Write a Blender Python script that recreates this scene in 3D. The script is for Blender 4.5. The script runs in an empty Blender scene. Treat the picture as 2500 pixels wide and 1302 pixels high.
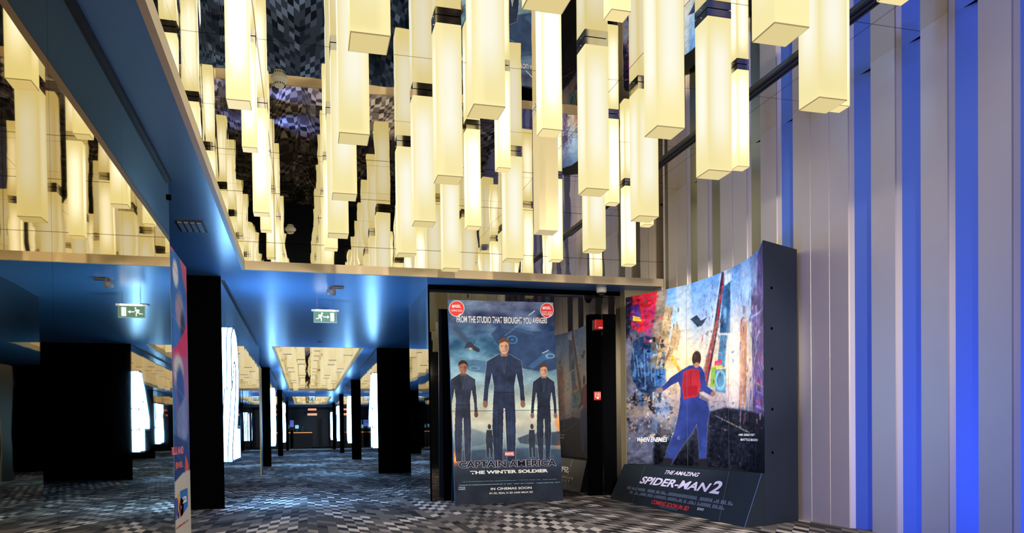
import bpy, bmesh, math, random
import numpy as np
from mathutils import Vector, Matrix

# ------------------------------------------------------------------ camera, world, exposure
SC = bpy.context.scene
COL = SC.collection
YAW, PITCH, ROLL, FPX, PPY = 0.2617, 0.0166, 0.0120, 1873.8, 1087.56
cam_d = bpy.data.cameras.new('camera'); cam = bpy.data.objects.new('camera', cam_d); COL.objects.link(cam)
c_, s_ = math.cos(YAW), math.sin(YAW)
Fh = Vector((s_, c_, 0)); R0 = Vector((c_, -s_, 0)); UP = Vector((0, 0, 1))
Fw = Fh*math.cos(PITCH) - UP*math.sin(PITCH)
Uw = UP*math.cos(PITCH) + Fh*math.sin(PITCH)
Xc = R0*math.cos(ROLL) - Uw*math.sin(ROLL)
Yc_ = R0*math.sin(ROLL) + Uw*math.cos(ROLL)
m = Matrix.Identity(4)
for i in range(3):
    m[i][0], m[i][1], m[i][2] = Xc[i], Yc_[i], -Fw[i]
m[2][3] = 0.95
cam.matrix_world = m
cam_d.sensor_fit = 'HORIZONTAL'; cam_d.sensor_width = 36.0
cam_d.lens = FPX/2500*36.0
cam_d.shift_y = (PPY-651.0)/2500.0
cam_d.clip_start = 0.05; cam_d.clip_end = 200
SC.camera = cam
SC.view_settings.view_transform = 'Standard'
SC.view_settings.look = 'None'
SC.view_settings.gamma = 1.0
SC.view_settings.exposure = 0.0
SC.view_settings.use_curve_mapping = False
SC.cycles.max_bounces = 9
SC.cycles.glossy_bounces = 6
SC.cycles.diffuse_bounces = 3
SC.cycles.sample_clamp_indirect = 6.0
SC.cycles.use_denoising = True

world = bpy.data.worlds.new('world'); SC.world = world; world.use_nodes = True
bg = world.node_tree.nodes['Background']
bg.inputs[0].default_value = (0.25, 0.45, 1.0, 1); bg.inputs[1].default_value = 0.004

def area_light(name, loc, target, size, sizey, energy, color, spread=180):
    l = bpy.data.lights.new(name, 'AREA'); l.shape = 'RECTANGLE'; l.size = size; l.size_y = sizey
    l.energy = energy; l.color = color; l.spread = math.radians(spread)
    o = bpy.data.objects.new(name, l); COL.objects.link(o)
    o.location = loc
    d = Vector(target)-Vector(loc)
    o.rotation_euler = d.to_track_quat('-Z', 'Y').to_euler()
    return o
def spot(name, loc, target, energy, color, angle=80, radius=0.08, blend=0.6):
    l = bpy.data.lights.new(name, 'SPOT'); l.energy = energy; l.color = color; l.shadow_soft_size = radius
    l.spot_size = math.radians(angle); l.spot_blend = blend
    o = bpy.data.objects.new(name, l); COL.objects.link(o); o.location = loc
    o.rotation_euler = (Vector(target)-Vector(loc)).to_track_quat('-Z', 'Y').to_euler()
    return o
# unseen lamps added for brightness: warm fill near camera, blue fill along left wall
WARM = (1.0, 0.90, 0.76)
spot('added_fill_spot', (0.7, -2.2, 2.9), (2.3, 10, 1.2), 2800, WARM, 52, 0.12)
spot('added_fill_spot', (-0.88, 0.8, 2.82), (4.45, 8.3, 1.6), 5200, (1.0, 0.95, 0.88), 18.5, 0.10, 0.45)
spot('added_fill_spot', (3.6, -3.0, 2.9), (0.9, 6.4, 0.0), 1900, WARM, 50, 0.12)
for yb_ in (0.6, 2.4, 4.2):
    spot('added_blue_fill', (-0.92, yb_, 0.16), (5.0, yb_+1.2, 2.0), 460, (0.15, 0.25, 1.0), 96, 0.07, 0.9)

# ------------------------------------------------------------------ dimensions (metres)
EYE = 0.95
ZS, ZM = 3.025, 4.25            # soffit and mirror ceiling
XL, XR, XW = -1.041, 1.668, 4.996
XCL, XCR = -0.717, 1.344
YC, YF, YP = 10.14, 10.67, 10.64
YN = -6.0

# ------------------------------------------------------------------ materials
def nt(name):
    mt = bpy.data.materials.new(name); mt.use_nodes = True
    t = mt.node_tree
    return mt, t, t.nodes, t.links, t.nodes['Principled BSDF']
def pbr(name, col, rough=0.5, metal=0.0, spec=0.5, emit=None, es=0.0, noise=0.0, nscale=20, bump=0.0, coat=0.0):
    mt, t, N, L, p = nt(name)
    p.inputs['Base Color'].default_value = (*col, 1)
    p.inputs['Roughness'].default_value = rough
    p.inputs['Metallic'].default_value = metal
    p.inputs['Specular IOR Level'].default_value = spec
    p.inputs['Coat Weight'].default_value = coat
    if emit:
        p.inputs['Emission Color'].default_value = (*emit, 1); p.inputs['Emission Strength'].default_value = es
    if noise or bump:
        tc = N.new('ShaderNodeTexCoord'); nz = N.new('ShaderNodeTexNoise')
        nz.inputs['Scale'].default_value = nscale; nz.inputs['Detail'].default_value = 3
        L.new(tc.outputs['Object'], nz.inputs['Vector'])
        if noise:
            mr = N.new('ShaderNodeMapRange'); mr.inputs['To Min'].default_value = 1-noise; mr.inputs['To Max'].default_value = 1+noise
            L.new(nz.outputs['Fac'], mr.inputs['Value'])
            mx = N.new('ShaderNodeVectorMath'); mx.operation = 'SCALE'
            mx.inputs[0].default_value = col
            L.new(mr.outputs[0], mx.inputs['Scale']); L.new(mx.outputs[0], p.inputs['Base Color'])
        if bump:
            b = N.new('ShaderNodeBump'); b.inputs['Strength'].default_value = bump; b.inputs['Distance'].default_value = 0.01
            L.new(nz.outputs['Fac'], b.inputs['Height']); L.new(b.outputs[0], p.inputs['Normal'])
    return mt
def hexc(r, g, b):
    f = lambda v: (v/255/12.92) if v/255 <= .04045 else ((v/255+.055)/1.055)**2.4
    return (f(r), f(g), f(b))

def mirror_mat(name, col, rough, wave, wscale, seams=None):
    """polished mirror panels; seams = (axis, period, offset) list of thin dark joints"""
    mt, t, N, L, p = nt(name)
    p.inputs['Base Color'].default_value = (*col, 1); p.inputs['Metallic'].default_value = 1.0
    p.inputs['Roughness'].default_value = rough
    tc = N.new('ShaderNodeTexCoord')
    nz = N.new('ShaderNodeTexNoise'); nz.inputs['Scale'].default_value = wscale; nz.inputs['Detail'].default_value = 1.5
    mp = N.new('ShaderNodeMapping'); mp.inputs['Scale'].default_value = (1, 1, 0.6)
    L.new(tc.outputs['Object'], mp.inputs[0]); L.new(mp.outputs[0], nz.inputs['Vector'])
    b = N.new('ShaderNodeBump'); b.inputs['Strength'].default_value = wave; b.inputs['Distance'].default_value = 0.02
    L.new(nz.outputs['Fac'], b.inputs['Height']); L.new(b.outputs[0], p.inputs['Normal'])
    if seams:
        sep = N.new('ShaderNodeSeparateXYZ'); L.new(tc.outputs['Object'], sep.inputs[0])
        acc = None
        for ax, per, off, wd in seams:
            a = N.new('ShaderNodeMath'); a.operation = 'ADD'; a.inputs[1].default_value = off+1000*per
            L.new(sep.outputs[ax], a.inputs[0])
            mo = N.new('ShaderNodeMath'); mo.operation = 'MODULO'; mo.inputs[1].default_value = per
            L.new(a.outputs[0], mo.inputs[0])
            lt = N.new('ShaderNodeMath'); lt.operation = 'LESS_THAN'; lt.inputs[1].default_value = wd
            L.new(mo.outputs[0], lt.inputs[0])
            if acc is None: acc = lt
            else:
                mx = N.new('ShaderNodeMath'); mx.operation = 'MAXIMUM'
                L.new(acc.outputs[0], mx.inputs[0]); L.new(lt.outputs[0], mx.inputs[1]); acc = mx
        mc = N.new('ShaderNodeMix'); mc.data_type = 'RGBA'
        mc.inputs[6].default_value = (*col, 1); mc.inputs[7].default_value = (col[0]*.35, col[1]*.3, col[2]*.25, 1)
        L.new(acc.outputs[0], mc.inputs[0]); L.new(mc.outputs[2], p.inputs['Base Color'])
    return mt

def dark_glass(name, tint, lo, hi, power, seams=None, wave=0.03):
    """black back-painted glass: weak reflection face-on, strong at grazing angles"""
    mt, t, N, L, p = nt(name)
    N.remove(p)
    out = N['Material Output']
    lw = N.new('ShaderNodeLayerWeight'); lw.inputs['Blend'].default_value = 0.5
    pw = N.new('ShaderNodeMath'); pw.operation = 'POWER'; pw.inputs[1].default_value = power
    L.new(lw.outputs['Facing'], pw.inputs[0])
    mr = N.new('ShaderNodeMapRange'); mr.inputs['To Min'].default_value = lo; mr.inputs['To Max'].default_value = hi
    L.new(pw.outputs[0], mr.inputs['Value'])
    d = N.new('ShaderNodeBsdfDiffuse'); d.inputs['Color'].default_value = (0.003, 0.003, 0.004, 1)
    g = N.new('ShaderNodeBsdfGlossy'); g.inputs['Color'].default_value = (*tint, 1); g.inputs['Roughness'].default_value = 0.015
    tc = N.new('ShaderNodeTexCoord')
    nz = N.new('ShaderNodeTexNoise'); nz.inputs['Scale'].default_value = 1.3; nz.inputs['Detail'].default_value = 1
    L.new(tc.outputs['Object'], nz.inputs['Vector'])
    b = N.new('ShaderNodeBump'); b.inputs['Strength'].default_value = wave; b.inputs['Distance'].default_value = 0.02
    L.new(nz.outputs['Fac'], b.inputs['Height']); L.new(b.outputs[0], g.inputs['Normal'])
    mx = N.new('ShaderNodeMixShader')
    L.new(mr.outputs[0], mx.inputs[0]); L.new(d.outputs[0], mx.inputs[1]); L.new(g.outputs[0], mx.inputs[2])
    L.new(mx.outputs[0], out.inputs[0])
    return mt

def carpet_mat():
    mt, t, N, L, p = nt('patterned_carpet')
    tc = N.new('ShaderNodeTexCoord'); sep = N.new('ShaderNodeSeparateXYZ'); L.new(tc.outputs['Object'], sep.inputs[0])
    def M(op, a, b=None):
        n = N.new('ShaderNodeMath'); n.operation = op
        for i, v in enumerate((a, b)):
            if v is None: continue
            if isinstance(v, (int, float)): n.inputs[i].default_value = v
            else: L.new(v, n.inputs[i])
        return n.outputs[0]
    x, y = sep.outputs[0], sep.outputs[1]
    u = M('DIVIDE', x, 0.098)
    fu = M('FLOOR', u)
    fr = M('FRACT', u)
    # bands: direction of the slant flips in wide bands
    band = M('FLOOR', M('DIVIDE', x, 1.372))
    sgn = M('SUBTRACT', M('MULTIPLY', M('MODULO', M('ADD', band, 100.0), 2.0), 2.0), 1.0)
    slant = M('MULTIPLY', M('MULTIPLY', fr, sgn), -0.55)
    colshift = M('MULTIPLY', M('MULTIPLY', M('ADD', fu, 200.0), sgn), -0.55)
    v = M('ADD', M('ADD', M('DIVIDE', y, 0.235), slant), colshift)
    fv = M('FLOOR', v)
    cmb = N.new('ShaderNodeCombineXYZ'); L.new(fu, cmb.inputs[0]); L.new(fv, cmb.inputs[1])
    wn = N.new('ShaderNodeTexWhiteNoise'); wn.noise_dimensions = '2D'; L.new(cmb.outputs[0], wn.inputs['Vector'])
    chk = M('MODULO', M('ADD', M('ADD', fu, fv), 4000.0), 2.0)
    sc = N.new('ShaderNodeVectorMath'); sc.operation = 'SCALE'; sc.inputs['Scale'].default_value = 0.07; L.new(cmb.outputs[0], sc.inputs[0])
    nz = N.new('ShaderNodeTexNoise'); nz.inputs['Scale'].default_value = 1.6; nz.inputs['Detail'].default_value = 2
    L.new(sc.outputs[0], nz.inputs['Vector'])
    area = N.new('ShaderNodeMapRange'); area.inputs['From Min'].default_value = 0.40; area.inputs['From Max'].default_value = 0.60
    L.new(nz.outputs['Fac'], area.inputs['Value'])
    # value = mix(noise, checker) by region
    a = M('MULTIPLY', wn.outputs['Value'], 0.42)
    bb = M('MULTIPLY', M('MULTIPLY', chk, M('ADD', M('MULTIPLY', area.outputs[0], 0.85), 0.15)), 0.46)
    val = M('ADD', M('ADD', a, bb), 0.10)
    cr = N.new('ShaderNodeValToRGB'); cr.color_ramp.interpolation = 'CONSTANT'
    els = cr.color_ramp.elements
    els[0].position = 0; els[0].color = (*hexc(44, 42, 44), 1)
    els[1].position = 0.22; els[1].color = (*hexc(80, 76, 76), 1)
    for ps, cc in ((0.40, (120, 114, 110)), (0.56, (160, 152, 146)), (0.72, (222, 212, 204))):
        e = els.new(ps); e.color = (*hexc(*cc), 1)
    L.new(val, cr.inputs[0]); L.new(cr.outputs[0], p.inputs['Base Color'])
    p.inputs['Roughness'].default_value = 0.9; p.inputs['Specular IOR Level'].default_value = 0.15
    n2 = N.new('ShaderNodeTexNoise'); n2.inputs['Scale'].default_value = 350
    L.new(tc.outputs['Object'], n2.inputs['Vector'])
    b = N.new('ShaderNodeBump'); b.inputs['Strength'].default_value = 0.3; b.inputs['Distance'].default_value = 0.004
    L.new(n2.outputs['Fac'], b.inputs['Height']); L.new(b.outputs[0], p.inputs['Normal'])
    return mt

def lantern_mat(name, edge, core, bottom, strength):
    """translucent acrylic lantern glowing from a lamp down its middle"""
    mt, t, N, L, p = nt(name)
    tc = N.new('ShaderNodeTexCoord'); sep = N.new('ShaderNodeSeparateXYZ'); L.new(tc.outputs['Generated'], sep.inputs[0])
    def M(op, a, b=None, cl=False):
        n = N.new('ShaderNodeMath'); n.operation = op; n.use_clamp = cl
        for i, v in enumerate((a, b)):
            if v is None: continue
            if isinstance(v, (int, float)): n.inputs[i].default_value = v
            else: L.new(v, n.inputs[i])
        return n.outputs[0]
    ax = M('MULTIPLY', M('ABSOLUTE', M('SUBTRACT', sep.outputs[0], 0.5)), 2.0)
    ay = M('MULTIPLY', M('ABSOLUTE', M('SUBTRACT', sep.outputs[1], 0.5)), 2.0)
    mn = M('MINIMUM', ax, ay)
    g = M('SUBTRACT', 1.0, M('MULTIPLY', mn, mn), True)
    zlo = N.new('ShaderNodeMapRange'); zlo.interpolation_type = 'SMOOTHSTEP'
    zlo.inputs['From Min'].default_value = 0.04; zlo.inputs['From Max'].default_value = 0.38
    L.new(sep.outputs[2], zlo.inputs['Value'])
    zhi = N.new('ShaderNodeMapRange'); zhi.interpolation_type = 'SMOOTHSTEP'
    zhi.inputs['From Min'].default_value = 1.02; zhi.inputs['From Max'].default_value = 0.72
    L.new(sep.outputs[2], zhi.inputs['Value'])
    fac = M('MULTIPLY', M('MULTIPLY', g, zlo.outputs[0]), zhi.outputs[0])
    mx = N.new('ShaderNodeMix'); mx.data_type = 'RGBA'
    mx.inputs[6].default_value = (*edge, 1); mx.inputs[7].default_value = (*core, 1)
    L.new(fac, mx.inputs[0])
    isb = M('LESS_THAN', sep.outputs[2], 0.0005)
    m2 = N.new('ShaderNodeMix'); m2.data_type = 'RGBA'; m2.inputs[7].default_value = (*bottom, 1)
    L.new(isb, m2.inputs[0]); L.new(mx.outputs[2], m2.inputs[6])
    mxx = M('MAXIMUM', ax, ay)
    e1 = M('MULTIPLY', isb, M('GREATER_THAN', mxx, 0.955))
    e2 = M('MULTIPLY', M('SUBTRACT', 1.0, isb), M('LESS_THAN', sep.outputs[2], 0.0045))
    m3 = N.new('ShaderNodeMix'); m3.data_type = 'RGBA'; m3.inputs[7].default_value = (bottom[0]*.35, bottom[1]*.32, bottom[2]*.3, 1)
    L.new(M('MAXIMUM', e1, e2), m3.inputs[0]); L.new(m2.outputs[2], m3.inputs[6]); m2 = m3
    L.new(m2.outputs[2], p.inputs['Emission Color']); p.inputs['Emission Strength'].default_value = strength
    p.inputs['Base Color'].default_value = (0.05, 0.045, 0.03, 1); p.inputs['Roughness'].default_value = 0.4
    p.inputs['Specular IOR Level'].default_value = 0.2
    return mt

MAT = dict(
    carpet=carpet_mat(),
    soffit=pbr('blue_grey_soffit_paint', (0.125, 0.30, 0.58), 0.27, 0.0, 0.6, noise=0.04, nscale=3),
    ceil_mirror=mirror_mat('ceiling_mirror', (0.80, 0.75, 0.64), 0.012, 0.05, 2.2, [(0, 1.62, 0.35, 0.008), (1, 1.42, 0.35, 0.010)]),
    face_mirror=mirror_mat('upright_mirror', (0.82, 0.77, 0.66), 0.012, 0.10, 3.0, [(0, 1.62, 0.35, 0.008), (2, 0.62, 0.35, 0.008)]),
    side_mirror=mirror_mat('side_mirror', (0.78, 0.73, 0.62), 0.012, 0.08, 3.0, [(1, 1.42, 0.35, 0.008), (2, 0.62, 0.35, 0.008)]),
    wall_mirror=mirror_mat('bronze_wall_mirror', (0.66, 0.54, 0.31), 0.015, 0.05, 1.1, [(1, 1.35, 0.35, 0.006)]),
    pier_mirror=mirror_mat('smoked_pier_mirror', (0.50, 0.42, 0.35), 0.015, 0.12, 1.6),
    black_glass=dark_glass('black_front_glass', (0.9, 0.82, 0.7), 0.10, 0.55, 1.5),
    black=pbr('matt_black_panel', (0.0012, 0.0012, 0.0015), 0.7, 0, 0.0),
    black2=pbr('soft_black_paint', (0.010, 0.010, 0.012), 0.35, 0, 0.4),
    beige=pbr('beige_trim_paint', hexc(228, 204, 164), 0.45, 0, 0.3),
    olive=pbr('brushed_bronze_metal', hexc(158, 146, 114), 0.45, 0.45, 0.5, noise=0.05, nscale=8),
    chrome=pbr('chrome', (0.72, 0.68, 0.62), 0.06, 1.0),
    white_plastic=pbr('white_plastic', hexc(228, 220, 200), 0.4),
    grey_plastic=pbr('grey_plastic', hexc(120, 125, 135), 0.45),
    dark_plastic=pbr('dark_plastic', (0.02, 0.02, 0.024), 0.25),
    red=pbr('red_plastic', hexc(214, 30, 30), 0.4),
    white=pbr('white_print', hexc(238, 236, 236), 0.6),
    digit=pbr('white_lit_acrylic', (0.5, 0.5, 0.5), 0.4, emit=(0.20, 0.50, 1.0), es=22),
    digit_edge=pbr('dark_sign_edge', hexc(40, 60, 95), 0.4),
    navy=pbr('navy_standee_board', hexc(28, 38, 54), 0.6, 0, 0.4, noise=0.12, nscale=5),
    apron=pbr('charcoal_standee_board', hexc(32, 40, 48), 0.6, 0, 0.15, noise=0.15, nscale=4),
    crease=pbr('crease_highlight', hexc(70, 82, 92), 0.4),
    seam=pbr('seam_line', (0.01, 0.012, 0.016), 0.5),
    lamp=pbr('lit_tube', (0.8, 0.8, 0.8), 0.4, emit=(1.0, 1.0, 0.82), es=6.0),
    green=pbr('exit_green', hexc(6, 100, 68), 0.35, emit=hexc(8, 110, 75), es=0.45),
    pict=pbr('exit_pictogram_white', (0.8, 0.85, 0.85), 0.4, emit=(0.8, 0.9, 0.9), es=0.7),
    clear=pbr('acrylic_edge', hexc(150, 175, 190), 0.15, emit=hexc(120, 150, 180), es=0.2),
    lanL=lantern_mat('large_lantern_acrylic', hexc(247, 232, 165), hexc(255, 252, 232), hexc(228, 208, 140), 0.95),
    lanS=lantern_mat('slim_lantern_acrylic', hexc(252, 240, 172), (1.5, 1.48, 1.3), hexc(236, 216, 150), 1.08),
    lanC=lantern_mat('corridor_lantern_acrylic', hexc(240, 220, 164), hexc(246, 234, 190), hexc(150, 120, 80), 0.95),
    lanOff=pbr('unlit_lantern_borrowed_glow', hexc(225, 205, 150), 0.45, emit=hexc(222, 200, 142), es=0.62),  # emission stands in for light caught from the neighbouring lanterns
    screen=pbr('screen_blue', (0, 0, 0), 0.3, emit=hexc(80, 95, 190), es=1.0),
    screen2=pbr('screen_cyan', (0, 0, 0), 0.3, emit=hexc(120, 200, 235), es=1.2),
    neon=pbr('red_neon', (0, 0, 0), 0.3, emit=(1.0, 0.28, 0.16), es=1.6),
    amber=pbr('amber_led', (0, 0, 0), 0.3, emit=(1.0, 0.42, 0.10), es=1.0),
    counter=pbr('dark_bronze_counter', hexc(70, 62, 52), 0.5),
)
# ribbed wall metals
MAT['slat'] = pbr('champagne_metal_slat', hexc(190, 178, 170), 0.45, 0.35, 0.5, noise=0.05, nscale=2)
MAT['slat_b'] = pbr('blue_light_tinted_slat', hexc(96, 128, 214), 0.5, 0.6, 0.5)  # blue light on the nearer angled slats, put into their base colour
MAT['slat_d'] = pbr('satin_metal_slat', hexc(128, 124, 112), 0.32, 0.85, 0.5)

# ------------------------------------------------------------------ mesh helpers
def link(name, me, mat=None, parent=None):
    o = bpy.data.objects.new(name, me); COL.objects.link(o)
    if mat is not None:
        for k in (mat if isinstance(mat, (list, tuple)) else [mat]): me.materials.append(MAT[k])
    if parent: o.parent = parent
    return o
def bm_obj(name, bm, mat, parent=None, smooth=False):
    me = bpy.data.meshes.new(name); bm.normal_update(); bm.to_mesh(me); bm.free()
    if smooth:
        for p in me.polygons: p.use_smooth = True
    return link(name, me, mat, parent)
def add_box(bm, x0, x1, y0, y1, z0, z1, mi=0):
    vs = [bm.verts.new((x, y, z)) for x in (x0, x1) for y in (y0, y1) for z in (z0, z1)]
    for q in ((0, 1, 3, 2), (4, 6, 7, 5), (0, 4, 5, 1), (2, 3, 7, 6), (0, 2, 6, 4), (1, 5, 7, 3)):
        f = bm.faces.new([vs[i] for i in q]); f.material_index = mi
    return vs
def bevel(bm, w, seg=2):
    bmesh.ops.bevel(bm, geom=list(bm.edges), offset=w, segments=seg, affect='EDGES', profile=0.5)
def box(name, x0, x1, y0, y1, z0, z1, mat, parent=None, bev=0):
    bm = bmesh.new(); add_box(bm, x0, x1, y0, y1, z0, z1)
    if bev: bevel(bm, bev)
    return bm_obj(name, bm, mat, parent)
def lathe(bm, prof, cx=0, cy=0, cz=0, n=28, flip=1):
    rings = []
    for r, z in prof:
        rings.append([bm.verts.new((cx+r*math.cos(2*math.pi*i/n), cy+r*math.sin(2*math.pi*i/n), cz+z*flip)) for i in range(n)])
    for a, b in zip(rings, rings[1:]):
        for i in range(n):
            bm.faces.new((a[i], a[(i+1) % n], b[(i+1) % n], b[i]))
    bm.faces.new(rings[0]); bm.faces.new(rings[-1])
def poly_prism(bm, pts, n, d, mi=0):
    """extrude a closed 3D polygon along vector n*d"""
    n = Vector(n)*d
    a = [bm.verts.new(p) for p in pts]; b = [bm.verts.new(Vector(p)+n) for p in pts]
    k = len(pts)
    bm.faces.new(a).material_index = mi; bm.faces.new(b[::-1]).material_index = mi
    for i in range(k):
        bm.faces.new((a[i], b[i], b[(i+1) % k], a[(i+1) % k])).material_index = mi
def struct(o): o['kind'] = 'structure'; return o
def tag(o, label, cat, group=None):
    o['label'] = label; o['category'] = cat
    if group: o['group'] = group
    return o
def empty(name, loc, label, cat, group=None, rz=0):
    o = bpy.data.objects.new(name, None); COL.objects.link(o); o.location = loc; o.rotation_euler = (0, 0, rz)
    o.empty_display_size = 0.1
    return tag(o, label, cat, group)
def copy_tree(o, parent=None):
    c = o.copy(); COL.objects.link(c); c.parent = parent
    for ch in list(o.children): copy_tree(ch, c)
    return c

# ------------------------------------------------------------------ the shell
struct(box('floor', -3.4, 5.4, YN, 63.0, -0.06, 0.0, 'carpet'))

# soffit: separate flat panels round the coffers, one mesh
bm = bmesh.new()
for r in ((-3.3, XCL, 6.72, YC), (XL, XCL, YN, 6.72), (-3.3, XW, YC, YF), (-3.3, 3.9, YF, 18.78),
          (-3.3, XCL, 18.78, 37.3), (XCR, 3.9, 18.78, 37.3), (-3.3, 3.9, 37.3, 42.9),
          (-3.3, XCL, 42.9, 54.1), (XCR, 3.9, 42.9, 54.1), (-3.3, 3.9, 54.1, 56.4)):
    add_box(bm, r[0], r[1], r[2], r[3], ZS, ZS+0.06)
struct(bm_obj('ceiling', bm, 'soffit'))

def coffer(x0, x1, y0, y1, right_face=True, near_face=True):
    struct(box('ceiling_mirror', x0-0.05, x1+0.05, y0-0.05, y1+0.05, ZM, ZM+0.05, 'ceil_mirror'))
    for nm, r, mt in (('coffer_left_face', (x0-0.04, x0, y0, y1), 'side_mirror'), ('coffer_far_face', (x0-0.04, x1+0.04, y1, y1+0.04), 'face_mirror')):
        struct(box(nm, r[0], r[1], r[2], r[3], ZS+0.06, ZM, mt))
    if near_face: struct(box('coffer_near_face', x0-0.04, x1+0.04, y0-0.04, y0, ZS+0.06, ZM, 'face_mirror'))
    if right_face: struct(box('coffer_right_face', x1, x1+0.04, y0, y1, ZS+0.06, ZM, 'side_mirror'))
    # painted rim
    bm = bmesh.new(); h = 0.108
    add_box(bm, x0-0.03, x0+0.012, y0, y1, ZS-0.002, ZS+h)
    add_box(bm, x0-0.03, x1, y1-0.012, y1+0.03, ZS-0.002, ZS+h)
    if near_face: add_box(bm, x0-0.03, x1, y0-0.03, y0+0.012, ZS-0.002, ZS+h)
    if right_face: add_box(bm, x1-0.012, x1+0.03, y0, y1, ZS-0.002, ZS+h)
    struct(bm_obj('trim_coffer_rim', bm, 'beige'))
coffer(XCL, XW, YN, YC, right_face=False)
coffer(XCL, XCR, 18.78, 37.3)
coffer(XCL, XCR, 42.9, 54.1)

# dark recessed track in the mirror ceiling
bm = bmesh.new()
add_box(bm, 4.205, 4.225, YN, YC, ZM-0.018, ZM); add_box(bm, 4.225, 4.262, YN, YC, ZM-0.007, ZM)
add_box(bm, 4.262, 4.282, YN, YC, ZM-0.018, ZM); add_box(bm, 4.282, 4.318, YN, YC, ZM-0.007, ZM); add_box(bm, 4.318, 4.335, YN, YC, ZM-0.018, ZM)
struct(bm_obj('trim_ceiling_track', bm, 'black2'))

# left bronze mirror wall near the camera
struct(box('wall_left', XL-0.10, XL, YN, 6.72, 0, ZS, 'wall_mirror'))
struct(box('trim_shadow_gap', XL-.001, XL+.022, YN, 6.72, ZS-0.03, ZS, 'seam'))
# recess beyond it
struct(box('wall_left_recess', -3.3, -3.2, 6.72, YP, 0, ZS, 'black2'))
struct(box('wall_left_return', -3.3, XL-0.101, 6.62, 6.72, 0, ZS, 'black2'))
struct(box('wall_back', -1.2, 5.3, YN-0.1, YN, 0, ZM, 'black2'))

def pier(side, y0, y1, x_in, x_out, nm):
    """pier with a matt black front and a smoked mirror flank"""
    bm = bmesh.new(); add_box(bm, min(x_in, x_out), max(x_in, x_out), y0, y1, 0, ZS)
    for f in bm.faces:
        c = f.calc_center_median()
        f.material_index = 1 if abs(c.x-x_in) < 1e-3 else 0
    bm.normal_update()
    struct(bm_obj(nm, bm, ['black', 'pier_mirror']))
    s = 1 if side == 'left' else -1
    xa, xb = sorted((x_in-0.001*s, x_in+0.022*s))
    struct(box('trim_shadow_gap', xa, xb, y0+0.25, y1-0.3, ZS-0.02, ZS, 'seam'))
LP = [(YP, 18.9), (24.6, 30.3), (36.9, 42.6), (49.0, 56.3)]
RP = [(18.7, 24.5), (29.8, 35.8), (40.5, 46.4), (51.4, 56.3)]
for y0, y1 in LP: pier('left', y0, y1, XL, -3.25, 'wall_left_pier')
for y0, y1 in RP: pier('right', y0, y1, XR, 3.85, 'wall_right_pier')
struct(box('wall_left_far', -3.4, -3.25, 18.9, 63, 0, 3.5, 'black2'))
struct(box('wall_right_far', 3.85, 4.0, 12.75, 63, 0, 3.5, 'black2'))
# bright edge of a door leaf beside the first left pier
dl = empty('door_leaf', (XL, 18.98, 0), 'tall narrow bright-edged door leaf beyond the first left mirror pier', 'door')
box('leaf', -0.05, 0.0, 0, 0.9, 0.01, 2.6, 'black2', dl); box('metal_edge', -0.052, 0.012, -0.012, 0.03, 0.01, 2.6, 'olive', dl)

# first right pier: smoked mirror flank, black glass front carried to the slatted wall
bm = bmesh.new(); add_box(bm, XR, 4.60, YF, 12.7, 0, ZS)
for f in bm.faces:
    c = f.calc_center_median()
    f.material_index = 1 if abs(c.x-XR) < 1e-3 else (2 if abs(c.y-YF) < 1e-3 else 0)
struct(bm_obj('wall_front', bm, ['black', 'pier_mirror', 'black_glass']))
bm = bmesh.new()
add_box(bm, XR+0.02, 4.60, YF-0.025, YF, ZS-0.06, ZS-0.002)
add_box(bm, XR, XR+0.02, YF-0.012, YF+0.01, 0, ZS-0.002)
struct(bm_obj('trim_head', bm, 'black'))
for x0, x1, z1 in ((1.86, 2.10, 2.68), (4.02, 4.235, 2.66)):
    struct(box('trim_black_jamb', x0, x1, YF-0.03, YF, 0, z1, 'black'))
bm = bmesh.new(); add_box(bm, 4.545, XW, 10.48, YF+0.3, 0, ZS)
struct(bm_obj('trim_pilaster', bm, 'olive'))
struct(box('trim_pilaster_joint', 4.543, XW, 10.476, 10.482, 2.27, 2.276, 'seam'))
bm = bmesh.new(); add_box(bm, 4.262, 4.545, YF-0.016, YF, 0, ZS-0.06)
struct(bm_obj('trim_metal_jamb', bm, 'black_glass'))

# slatted metal wall: flat champagne slats and recessed angled satin slats
bd = [10.67, 10.151, 9.945, 9.685, 9.391, 9.113, 8.828, 8.539, 8.247, 7.938, 7.664, 7.353, 7.07, 6.778, 6.488, 6.212, 5.918, 5.613, 5.336, 5.048, 4.769, 4.47]
seq = list('LDLLDLDLLDLDLLLDLDLDL')
y = bd[-1]
while y > YN:
    y -= 0.285; bd.append(y); seq.append('D' if seq[-1] == 'L' else 'L')
bm = bmesh.new()
DEP = 0.115
for (ya, yb), k in zip(zip(bd, bd[1:]), seq):      # ya far, yb near
    if k == 'L':
        prof = [(XW, ya), (XW-0.012, ya-0.006), (XW-0.012, yb+0.006), (XW, yb)]
        mi = 0
    else:
        prof = [(XW, ya), (XW+0.03, ya-0.03), (XW+DEP, yb+0.012), (XW, yb)]
        mi = 1
    vs = [(bm.verts.new((px, py, 0)), bm.verts.new((px, py, ZM))) for px, py in prof]
    for j, (a, b) in enumerate(zip(vs, vs[1:])):
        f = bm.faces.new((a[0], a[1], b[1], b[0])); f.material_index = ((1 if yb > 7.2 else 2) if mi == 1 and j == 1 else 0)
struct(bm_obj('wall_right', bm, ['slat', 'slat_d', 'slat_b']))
struct(box('wall_right_backing', XW+0.12, XW+0.2, YN, YF, 0, ZM, 'black2'))
struct(box('wall_far_foyer', -3.4, 4.0, 62.5, 62.6, 0, 3.5, 'black2'))
struct(box('ceiling_far_foyer', -3.4, 4.0, 56.4, 62.6, 3.42, 3.5, 'black2'))
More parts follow.
